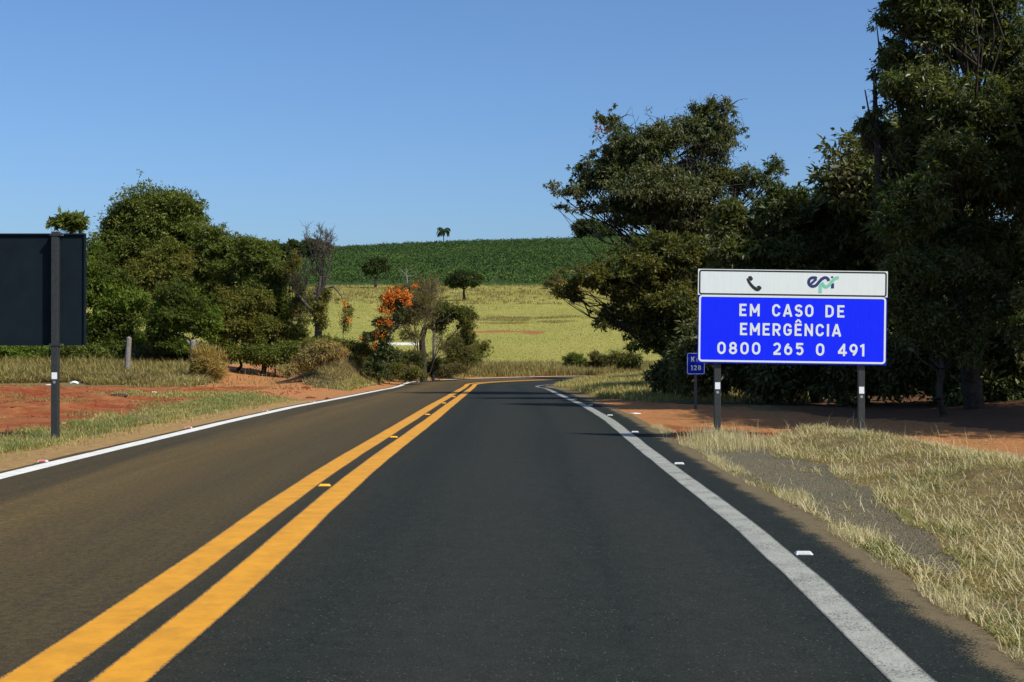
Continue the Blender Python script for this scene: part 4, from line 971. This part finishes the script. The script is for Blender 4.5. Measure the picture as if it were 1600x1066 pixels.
# ------------------------------------------------------------------ left-hand trees
tree('domed_tree', 'tall dense dome-shaped dark green tree on the left', 'tree', 235, 90,
     [(235,345,68,46),(190,372,46,44),(285,372,42,48),(240,400,85,50),(180,420,40,50),(300,420,40,45),(235,325,56,30),(260,345,60,40)], 95000, (.22, .10), 'dome', 21, .35, clump=.22, droop=.2, sprigs=.06, shell=.7)
tree('side_shrub', 'leafy shrub beside the blank sign panel, below the domed tree', 'shrub', 165, 80, [(160,460,42,45),(185,500,45,45),(145,520,38,35),(150,410,22,35,2,.7),(175,540,40,20),(215,545,34,16)], 40000, (.22, .10), 'green', 22, .12, clump=.25)
tree('vine_tree', 'brownish vine-covered tree in front of the domed tree', 'tree', 240, 84, [(235,440,48,34),(270,430,36,30),(215,470,38,35),(260,400,35,25,.5,.7)], 30000, (.20, .09), 'brown', 23, .15, clump=.25,
     bloom=[([(250,440,28,22),(340,460,10,16)], 60, 'yellow', .18)])
tree('bright_shrub', 'bright green rounded shrub at the centre of the left grove', 'shrub', 285, 77, [(280,478,48,34),(310,510,40,34),(262,510,32,30),(240,530,24,18),(290,545,40,16)], 36000, (.18, .085), 'green', 24, .1, clump=.25)
tree('grove_tree', 'mid-height olive-green tree right of the domed tree', 'tree', 345, 86, [(335,385,42,36),(352,430,42,42),(322,415,30,34),(330,455,40,40),(375,400,26,34)], 46000, (.20, .09), 'dome', 25, .2, clump=.22, sprigs=.12)
tree('grove_shrub', 'brown-green shrub at the foot of the grove by the dirt side road', 'shrub', 375, 80, [(365,490,40,38),(395,520,42,28),(340,525,32,25),(400,480,25,35),(350,550,34,16),(400,552,34,14)], 34000, (.18, .08), 'brown', 26, .1, clump=.25)
tree('grove_tree', 'rightmost leafy tree of the left grove with hanging vines', 'tree', 410, 83, [(400,400,36,30),(398,450,34,45),(430,440,26,45),(437,495,32,36),(385,420,22,30),(425,545,34,18)], 46000, (.18, .08), 'dome', 27, .17, clump=.22, sprigs=.15,
     bloom=[([(468,500,10,22),(455,520,8,10)], 60, 'orange', .16)])
tree('thin_tree', 'thin vine-hung tree at the right end of the left grove', 'tree', 462, 81, [(455,420,14,32,0,.6),(468,480,16,40,0,.7),(445,535,24,22),(470,525,14,26)], 9000, (.18, .07), 'brown', 28, .12, clump=.3, bare_twigs=260, gap=.4)
tree('umbrella_tree', 'small flat-topped tree showing over the top of the blank sign panel', 'tree', 112, 94, [(100,347,30,9),(118,356,14,6,0,.4),(82,350,12,6,0,.3)], 1500, (.42, .2), 'dome', 29, .12, clump=.3, per=14, sprigs=.1)
tree('hidden_tree', 'leafy tree hidden behind the blank sign panel', 'tree', 30, 86, [(40,440,85,62),(-40,430,90,64),(90,500,40,45),(20,510,80,40)], 30000, (.26, .12), 'green', 30, .2, clump=.25)
# skyline trees behind the left grove
for i, (px_, lb) in enumerate([(60, 'low hedge bush under the blank sign panel'), (150, 'low hedge bush under the side shrub'), (235, 'low hedge bush in the dark gap of the grove'), (320, 'low hedge bush under the bright green shrub'), (430, 'low hedge bush under the rightmost grove tree'), (-40, 'low hedge bush beyond the left edge')]):
    tree('hedge_bush', lb, 'bush', px_, 79, [(px_-30,552,30,15),(px_+25,550,36,18),(px_,560,44,12)], 11000, (.18, .08), ['green', 'dome', 'dark', 'brown', 'dome', 'green'][i], 210 + i, .05, clump=.35, shell=.3, group='low bushes under the left grove')
for i, (px_, Yb, bl, lb) in enumerate([(435, 300, [(430,395,28,16),(462,388,10,9),(450,400,16,14)], 'far dark trees on the skyline behind the left grove'), (492, 330, [(490,387,20,10),(478,392,12,8)], 'far round-topped tree behind the bare tree'),
                                       (925, 478, [(912,362,22,17),(948,367,24,13),(930,359,22,14),(920,372,30,8)], 'dark round tree on the hill crest behind the spreading tree')]):
    tree('skyline_tree', lb, 'tree', px_, Yb, bl, 16000, (.9, .5), 'far', 90 + i, .4, group='trees on the skyline', clump=.22, sprigs=.05)

# ------------------------------------------------------------------ berm and meadow vegetation
def guided_tree(name, label, cat, guide, seed, nbr, bark, leaf, side=1.3):
    rg = np.random.default_rng(seed); base = np.array(guide[0]); P0, P1, R0, R1, T = [], [], [], [], []
    def twig(p, d, ln, r, lv):
        q = p; n = 3
        for i in range(n):
            d = d + rg.normal(0, .13, 3) + [0, 0, .06]; d = d / np.linalg.norm(d); nq = q + d * ln / n
            P0.append(q); P1.append(nq); R0.append(r * (1 - .25 * i)); R1.append(max(r * (1 - .25 * (i + 1)), .006))
            if lv < 4:
                for _ in range(int(rg.integers(1, 3))):
                    nd = d * .8 + rg.normal(0, .42, 3) + [0, 0, .18]; twig(nq, nd / np.linalg.norm(nd), ln * rg.uniform(.45, .7), max(r * .5, .009), lv + 1)
            q = nq
        T.append(q)
    for pts, rr in GUIDES[name]:
        for a_, c_, ra, rb in zip(pts[:-1], pts[1:], rr[:-1], rr[1:]): P0.append(a_); P1.append(c_); R0.append(ra); R1.append(rb)
        for j in range(nbr):
            f = rg.uniform(.38, 1.0) * (len(pts) - 1); k = min(int(f), len(pts) - 2); p = pts[k] + (pts[k + 1] - pts[k]) * (f - k)
            az = rg.uniform(0, 6.28); d = np.array([math.cos(az) * .55, math.sin(az) * .4, .8]); twig(p, d / np.linalg.norm(d), side * rg.uniform(.4, 1.0), .028, 1)
    root = thing(name, tuple(base), label, cat)
    v, q = segments(np.array(P0) - base, np.array(P1) - base, R0, R1, 5); link('trunk', mesh_np('trunk', v, q, None, bark, True), root)
    nl, (ll, lw), mt_, rad = leaf; T = np.array(T) - base; k = rg.integers(0, len(T), nl)
    link('crown', leaves_mesh(T[k] + rg.normal(0, rad, (nl, 3)), rg.normal(size=(nl, 3)), rg.normal(size=(nl, 3)), ll * rg.uniform(.6, 1.3, nl), lw * rg.uniform(.6, 1.3, nl), 'crown', LEAF[mt_]), root)
    return root
g0 = G(497, 79, -.2)
GUIDES = {'bare_tree': [([g0, P(497, 510, 79), P(496, 480, 79), P(499, 455, 79), P(503, 425, 79), P(505, 395, 79), P(509, 368, 79)], [.27, .22, .20, .17, .12, .08, .04]),
                        ([P(498, 460, 79), P(508, 442, 78.8), P(514, 420, 78.6), P(520, 400, 78.4)], [.13, .10, .07, .03]),
                        ([P(501, 432, 79), P(494, 410, 79.2), P(484, 392, 79.4)], [.09, .06, .03]),
                        ([P(496, 500, 79), P(482, 480, 79.2), P(470, 466, 79.5), P(458, 448, 79.8)], [.12, .10, .07, .04])]}
guided_tree('bare_tree', 'tall leafless tree with forked branches on the berm, left of the orange vine', 'tree', [g0], 47, 5, BARK_GREY, (260, (.15, .06), 'brown', .06))
tree('vine_curtain', 'green vine climbing the lower trunk of the bare tree', 'vine', 500, 78.8, [(500,500,8,32),(496,540,14,14),(510,468,7,16,0,.5)], 5000, (.15, .07), 'brown', 31, .03, clump=.4)
tree('hanging_vine', 'thin orange-flowered vine hanging from an arched branch', 'vine', 538, 78, [(538,505,6,22,0,1),(528,470,5,8,0,.4),(545,488,6,14)], 900, (.14, .06), 'brown', 32, .03, clump=.5,
     bloom=[([(546,500,5,16),(540,475,5,8)], 130, 'orange', .12)])
a0 = P(507, 452, 79); v, q = segments([a0, P(521, 448, 78.7), P(533, 462, 78.4)], [P(521, 448, 78.7), P(533, 462, 78.4), P(541, 486, 78.1)], [.06, .05, .04], [.05, .04, .02], 5)
hv = bpy.data.objects['hanging_vine']; link('arched_branch', mesh_np('arched_branch', v - np.array(hv.location), q, None, BARK_GREY, True), hv)
tree('flowering_vine', 'dark shrub draped in bright orange trumpet flowers', 'vine', 590, 75, [(613,472,22,24),(600,555,20,16),(585,572,18,12),(615,560,16,16,0,.8),(598,585,16,10,0,.5),(600,512,20,16),(580,528,16,12),(630,462,10,10),(598,540,16,22,0,.7),(622,495,10,10,0,.6)], 24000, (.13, .06), 'dark', 33, .08, clump=.26, sprigs=.12,
     bloom=[([(618,462,20,12,-.3,3),(604,480,12,16,-.3,1.6),(636,466,9,12,-.3,1.3),(602,506,10,8,-.3,.9),(596,520,12,8,-.3,.35),(588,545,6,14,-.3,.2),(648,447,5,3,0,.25),(570,532,10,5,-.2,.12)], 2300, 'orange', .11)])
tree('crooked_tree', 'crooked dark-trunked tree with a leafy limb reaching right, beside the berm', 'tree', 661, 84, [(700,492,34,17),(728,500,18,24),(680,512,14,10,0,.5),(735,530,12,16,0,.5),(690,480,20,8,0,.4)], 12000, (.15, .07), 'olive', 34, .05, clump=.28, bark=BARK)
ct = bpy.data.objects['crooked_tree']
pts = [P(662, 600, 84), P(661, 560, 84), P(659, 530, 84), P(664, 512, 84), P(676, 505, 83.7), P(690, 503, 83.4), P(706, 492, 83.2)]; rr = [.24, .21, .19, .17, .11, .09, .05]
v, q = segments(pts[:-1], pts[1:], rr[:-1], rr[1:], 8); link('lower_trunk', mesh_np('lower_trunk', v - np.array(ct.location), q, None, BARK, True), ct)
tree('brushy_tree', 'greyish twiggy half-bare tree between the orange vine and the crooked trunk', 'tree', 655, 82, [(650,478,38,32),(672,455,24,26,0,.6),(632,500,28,20),(645,525,24,14,0,.6)], 12000, (.10, .05), 'grey', 35, .08, clump=.5, shell=.15, bark=TWIG, bare_twigs=600, sprigs=.3)
tree('berm_shrub', 'brown-leaved shrub fanning out to the right of the crooked trunk', 'shrub', 725, 92, [(712,545,34,26),(733,560,26,20),(752,545,15,13),(700,568,24,14),(765,538,6,8,0,.4),(725,520,14,12,0,.5)], 13000, (.12, .055), 'brown', 36, .05, clump=.4, shell=.15, bare_twigs=600, bark=TWIG, sprigs=.3)
tree('berm_shrub', 'low yellow-green shrub below the white trough', 'shrub', 630, 82, [(615,562,26,14),(648,562,24,14),(590,565,18,12)], 9000, (.12, .055), 'olive', 37, .04, clump=.4, shell=.15, bare_twigs=300)
tree('berm_shrub', 'small reddish-brown shrub at the foot of the crooked trunk', 'shrub', 672, 86, [(672,578,14,12),(680,570,12,14,0,.6)], 3500, (.10, .045), 'brown', 137, .03, clump=.4, shell=.15, bare_twigs=300)
tree('berm_shrub', 'ragged green shrub between the bare tree and the orange vine', 'shrub', 548, 76, [(545,545,26,12),(520,540,18,12),(570,548,16,10)], 8000, (.13, .055), 'brown', 138, .03, clump=.4, shell=.15, bare_twigs=300)
tree('berm_thicket', 'wide low olive-brown thicket along the berm below the orange vine', 'shrub', 610, 78, [(575,578,24,12),(610,580,26,13),(640,582,24,12),(560,562,14,10)], 14000, (.12, .05), 'brown', 140, .03, clump=.4, shell=.1, bare_twigs=500, bark=TWIG)
tree('berm_thicket', 'dry brown thicket around the foot of the crooked trunk', 'shrub', 690, 88, [(660,578,22,11),(690,580,24,12),(650,560,20,12,0,.8),(712,578,18,10)], 12000, (.11, .045), 'grey', 141, .03, clump=.4, shell=.1, bare_twigs=600, bark=TWIG)
tree('brush_heap', 'heap of cut brush and dry branches at the left end of the spoil berm', 'brush', 490, 64.5, [(498,556,30,17),(474,572,22,11),(522,552,20,12),(505,540,20,8,0,.5)], 13000, (.17, .035), 'rust', 38, .04, clump=.4, shell=.1, bare_twigs=900, bark=TWIG)
tree('brush_heap', 'green weeds grown over the left end of the spoil berm', 'brush', 485, 66, [(490,548,26,14),(470,562,16,12),(512,540,16,10)], 9000, (.14, .06), 'brown', 139, .04, clump=.4, shell=.2)
for i, (px_, Yb, bl, n_, lb) in enumerate([(905, 112, [(900,568,18,14),(890,575,12,9)], 5000, 'green leafy bush on the far side of the bend, left one'), (938, 111, [(935,565,18,14),(922,575,14,10)], 5000, 'pale bush on the far side of the bend, middle one'), (975, 108, [(972,565,22,18),(990,572,18,14)], 6000, 'bush on the far side of the bend nearest the olive shrub'),
                                           (795, 112, [(790,582,10,5)], 1000, 'small brown bush on the verge beyond the yellow line')]):
    tree('verge_bush', lb, 'bush', px_, Yb, bl, n_, (.20, .085), ['green', 'grey', 'olive', 'brown'][i], 110 + i, .05, clump=.35, shell=.3, group='bushes beyond the bend', bare_twigs=120, bark=TWIG)
tree('rust_grass_bush', 'rounded clump of rust-tinted dry grass by the forked fence post', 'bush', 325, 66, [(325,570,22,22),(338,582,16,12),(310,585,12,10)], 15000, (.30, .03), 'rust', 39, .03, clump=.45, shell=.3, droop=-.9, trunk=False)
tree('lone_tree', 'lone round-crowned tree with a bare dark trunk in the upper meadow', 'tree', 725, 235, [(725,437,28,11),(708,443,14,8),(742,440,12,9),(725,430,18,8)], 9000, (.5, .25), 'far', 40, .30, clump=.25)
lt = bpy.data.objects['lone_tree']
tree('meadow_tree', 'grey thin-leaved tree with a pale trunk in the meadow, left side', 'tree', 493, 187, [(490,470,24,16),(500,460,18,14),(480,485,14,8,0,.6)], 3000, (.35, .15), 'grey', 41, .28, bark=BARK_PALE, clump=.4, shell=.2, bare_twigs=500)
tree('meadow_tree', 'dark-crowned tree with twin stems at the foot of the plantation', 'tree', 586, 276, [(588,414,20,9),(578,424,12,8),(600,420,9,7)], 3600, (.6, .3), 'far', 42, .35, clump=.3)
bare_tree('dead_tree', 'pale leafless tree at the foot of the plantation, right of the twin-stemmed tree', 'tree', G(636, 272), 6.0, 48, .16, BARK_PALE, levels=4, spread=.6)
tree('meadow_shrub', 'greyish thicket at the plantation edge near the farmhouse roof', 'shrub', 862, 275, [(860,445,12,9),(872,436,8,12,0,.5)], 1600, (.4, .2), 'grey', 43, .1, clump=.4, bare_twigs=160, bark=BARK_PALE)
tree('meadow_shrub', 'brown thicket at the plantation edge above the orange vine', 'shrub', 655, 262, [(655,448,22,8),(630,452,16,6)], 2400, (.4, .2), 'grey', 44, .1, clump=.4, bare_twigs=200, bark=BARK_PALE)

# palm on the crest
pb = G(693, 472); kp_ = 472 / F
pr = thing('palm_tree', tuple(pb), 'solitary palm tree on the hill crest', 'palm tree')
topz = CAMZ + (HY - 361.5) * kp_ - pb[2]
v, q = segments([(0, 0, -.3), (.05, 0, topz * .5)], [(.05, 0, topz * .5), (0, 0, topz)], [.22, .17], [.17, .13], 7); link('trunk', mesh_np('trunk', v, q, None, BARK_PALE, True), pr)
rg = np.random.default_rng(4)
for i in range(20):
    az = i * 2.4; up0 = rg.uniform(.2, 1.35); Ln = rg.uniform(2.6, 3.6); p = np.array([0, 0, topz]); d = np.array([math.cos(az) * math.cos(up0), math.sin(az) * math.cos(up0), math.sin(up0)])
    pts, Pb, D = [p], [], []
    for j in range(8):
        p = p + d * Ln / 8; d = d + np.array([0, 0, -.36]); d /= np.linalg.norm(d); pts.append(p)
        sd = np.cross(d, [0, 0, 1.0]); sd /= max(np.linalg.norm(sd), 1e-6)
        for sgn in (-1, 1):
            for q_ in range(3): Pb.append(p - d * Ln / 8 * q_ / 3); D.append(sd * sgn * .8 + d * .5 + np.array([0, 0, -.6]))
    Pb = np.array(Pb); D = np.array(D)
    me = leaves_mesh(Pb, D, np.tile([0, 0, 1.0], (len(Pb), 1)) + rg.normal(0, .2, (len(Pb), 3)), np.full(len(Pb), 1.0), np.full(len(Pb), .22), 'frond', LEAF['far']); link('frond', me, pr)

# ------------------------------------------------------------------ small built things
WOOD = simple('weathered_wood', (.20, .18, .155), .9, 20, .4, bmp=.6)
def wood_post(px_, Y, ytop, r_, label, arms=False, tilt=0.0, m_=WOOD, nm='fence_post', grp='weathered fence posts'):
    g = G(px_, Y); top = CAMZ + (HY - ytop) / F * Y - g[2]
    o = thing(nm, tuple(g), label, 'post', grp)
    V_, Q_ = segments([(0, 0, -.3), (tilt * .5, 0, top * .5), (tilt * .97, 0, top * .96)], [(tilt * .5, 0, top * .5), (tilt * .97, 0, top * .96), (tilt, .0, top)], [r_ * 1.05, r_, r_ * .93], [r_, r_ * .93, r_ * .3], 9)
    sheet('shaft', [tuple(x) for x in V_], [tuple(int(a) for a in f) for f in Q_], None, m_, o)
    if arms:
        V_, Q_ = segments([(tilt, 0, top - .35), (tilt, 0, top - .35)], [(tilt - .30, 0, top - .03), (tilt + .30, 0, top - .06)], [.07, .07], [.05, .06], 7)
        sheet('fork', [tuple(x) for x in V_], [tuple(int(a) for a in f) for f in Q_], None, m_, o)
    return o
wood_post(198, 68, 526, .14, 'weathered grey wooden fence post left of the rust-tinted grass', False, .12)
wood_post(303, 66.5, 531, .15, 'weathered fence post with short forked top beside the rust-tinted grass', True, -.05)
wood_post(677, 86, 507, .09, 'thin pale post standing beside the crooked tree trunk', False, .05, BARK_PALE)
# white trough in the meadow
TW = simple('trough_white', (.82, .84, .86), .6, 3, .08)
tg = G(625, 150); tk_ = 150 / F
tr_ = thing('trough', tuple(tg), 'long low white trough in the meadow behind the orange vine', 'trough')
zc = CAMZ + (HY - 538) * tk_ - tg[2]
V_, Q_ = [], []
hw = 34 * tk_
box(V_, Q_, (0, -.35, zc), (hw, .05, .19)); box(V_, Q_, (0, .35, zc), (hw, .05, .19)); box(V_, Q_, (-hw - .052, 0, zc), (.05, .40, .19)); box(V_, Q_, (hw + .052, 0, zc), (.05, .40, .19)); box(V_, Q_, (0, 0, zc - .12), (hw - .002, .298, .05))
sheet('basin', V_, Q_, None, TW, tr_)
for x_ in (-hw * .8, -hw * .27, hw * .27, hw * .8):
    V_, Q_ = [], []; box(V_, Q_, (x_, 0, (zc - .17) / 2 - .2), (.08, .3, (zc - .17) / 2 + .2)); sheet('leg', V_, Q_, None, WOOD, tr_)
# farmhouse
fg = G(905, 302); fh = thing('farmhouse', tuple(fg), 'small farmhouse with a red tiled roof at the plantation edge', 'house')
V_, Q_ = [], []; box(V_, Q_, (0, 0, .75), (2.6, 2.0, 1.05)); sheet('wall', V_, Q_, None, simple('plaster', (.55, .45, .33), .9), fh)
zr = CAMZ + (HY - 423.5) * 302 / F - fg[2]
Vr = [(-3, -2.5, zr - .95), (3, -2.5, zr - .95), (3, 2.5, zr - .95), (-3, 2.5, zr - .95), (-3, 0, zr), (3, 0, zr)]
rf = sheet('roof', Vr, [(0, 1, 5, 4), (2, 3, 4, 5), (0, 3, 2, 1)], [(0, 4, 3), (1, 2, 5)], simple('roof_tile', (.36, .11, .05), .9, 4, .3), fh)
for x_ in (-1.3, 1.3):
    V_, Q_ = [], []; box(V_, Q_, (x_, -2.01, 1.0), (.4, .03, .45)); sheet('window', V_, Q_, None, SIGN_BLACK, fh)
V_, Q_ = [], []; box(V_, Q_, (0, -2.01, .75), (.42, .03, .95)); sheet('door', V_, Q_, None, BARK, fh)
# litter and clods
def crumple(nm, label, cat, pos, size, m_, seed, flat=.5, grp=None):
    rg = np.random.default_rng(seed); import bmesh
    bm = bmesh.new(); bmesh.ops.create_icosphere(bm, subdivisions=3, radius=1)
    for v_ in bm.verts:
        p = np.array(v_.co); f_ = 1 + .55 * float(fbm(p[0] * 1.7 + p[2] * 1.3 + 9, p[1] * 1.7 - p[2], seed, 3)) + rg.normal(0, .05)
        v_.co = Vector(p * f_ * np.array(size) * [1, 1, flat])
    me = bpy.data.meshes.new(nm); bm.to_mesh(me); bm.free(); me.materials.append(m_)
    o = link(nm, me); o.location = (pos[0], pos[1], pos[2] + size[2] * flat * .5); return tag(o, label, cat, grp)
LIT = simple('litter_plastic', (.80, .82, .82), .4, 12, .1)
def gp(px_, py_, Y): x = (px_ - CX) / F * Y; return (x, Y, terrain_z(x, Y))
crumple('plastic_bag', 'crumpled white plastic bag at the foot of the dry bank behind the left sign post', 'litter', gp(117, 578, 62.5), (  .2, .14, .18), LIT, 1)
crumple('paper_scrap', 'flat pale paper scrap left of the sign post near the bank', 'litter', gp(78, 585, 60), (.18, .12, .08), LIT, 2, .4)
crumple('plastic_bag', 'small white plastic bag on the red field left of the dirt side road', 'litter', gp(242, 606, 50), (.10, .08, .12), LIT, 3)
crumple('paper_scrap', 'white paper scrap on the grass just right of the blank sign post', 'litter', gp(102, 658, 27), (.08, .05, .03), LIT, 4, .4)
crumple('paper_scrap', 'small white scrap on the verge near the left edge line', 'litter', gp(337, 641, 33), (.07, .05, .06), LIT, 5)
crumple('paper_scrap', 'white crumpled litter on the red soil heap by the emergency sign', 'litter', gp(1107, 664, 23.2), (.10, .05, .05), LIT, 6, .5)
crumple('paper_scrap', 'tiny white scrap on the gravel by the right road edge', 'litter', gp(1315, 827, 11.2), (.022, .014, .006), LIT, 7, .4)
crumple('paper_scrap', 'small white scrap on the red soil in front of the kilometre marker', 'litter', gp(993, 642, 31.5), (.12, .08, .04), LIT, 8, .4)
CLOD = simple('red_clod', (.22, .06, .03), .95, 20, .4, bmp=.5); DCL = simple('dark_clod', (.05, .042, .035), .95, 20, .4, bmp=.5)
crumple('soil_clod', 'red soil clod at the mouth of the dirt side road, farther one', 'clod', gp(478, 591, 57), (.16, .12, .10), CLOD, 10, .7)
crumple('soil_clod', 'red soil clods on the side road beside the left edge line', 'clod', gp(487, 613, 46), (.16, .10, .06), CLOD, 11, .7)
crumple('soil_clod', 'dark soil clod nearest the left edge line by the side road', 'clod', gp(512, 616, 45), (.08, .06, .06), CLOD, 12, .7)
crumple('asphalt_chunk', 'black asphalt chunk lying on the gravel patch', 'clod', gp(1243, 795, 12.6), (.07, .035, .02), DCL, 13, .7)
crumple('grass_clod', 'dark uprooted grass clod on the red field', 'clod', gp(186, 618, 43), (.24, .18, .10), DCL, 14, .6)
# red spoil crumbs (uncountable) on the heap by the sign and gravel bits
def crumbs(name, label, X, Y, size, m_, seed):
    rg = np.random.default_rng(seed); n_ = len(X); Z = terrain_z(X, Y)
    c_ = np.stack([X, Y, Z], 1); r_ = size * rg.uniform(.3, 1.3, n_) ** 1.5
    dirs = np.array([[1,0,0],[0,1,0],[-1,0,0],[0,-1,0],[0,0,1.0],[0,0,-.5]])
    V = (c_[:, None] + dirs[None] * r_[:, None, None] * rg.uniform(.6, 1.3, (n_, 6, 1))).reshape(-1, 3)
    T = np.array([[0,1,4],[1,2,4],[2,3,4],[3,0,4],[1,0,5],[2,1,5],[3,2,5],[0,3,5]])
    return tag(link(name, mesh_np(name, V, None, ((np.arange(n_) * 6)[:, None, None] + T[None]).reshape(-1, 3), m_)), label, None, None, 'stuff')
rg = np.random.default_rng(31)
n_ = 5000; X = 3.3 + rg.normal(0, .7, n_); Y = 22.9 + rg.normal(0, .6, n_); kq = X > 2.75; crumbs('soil_crumbs', 'loose red soil crumbs on the heap by the sign', X[kq], Y[kq], .022, CLOD, 1)
X, Y = scatter(90000, 2.5, 4.4, 9, 22, 151, lambda X, Y, s, u: np.maximum(zone_eval(X, Y, s, u)[3], .25 * (u < 5)))
crumbs('gravel', 'loose grey gravel on the old asphalt patch beside the road', X, Y, .0075, simple('gravel_stone', (.14, .125, .085), .9, 60, .5), 2)
X, Y = scatter(9000, -20, -8, 22, 58, 153, lambda X, Y, s, u: (fbm(X / 2, Y / 2, 15) > .05))
crumbs('soil_crumbs', 'loose red soil clods over the left field', X, Y, .035, CLOD, 3)
bpy.context.view_layer.update()
if 0: print('faces', sum(len(o.data.polygons) for o in bpy.data.objects if o.type == 'MESH'))
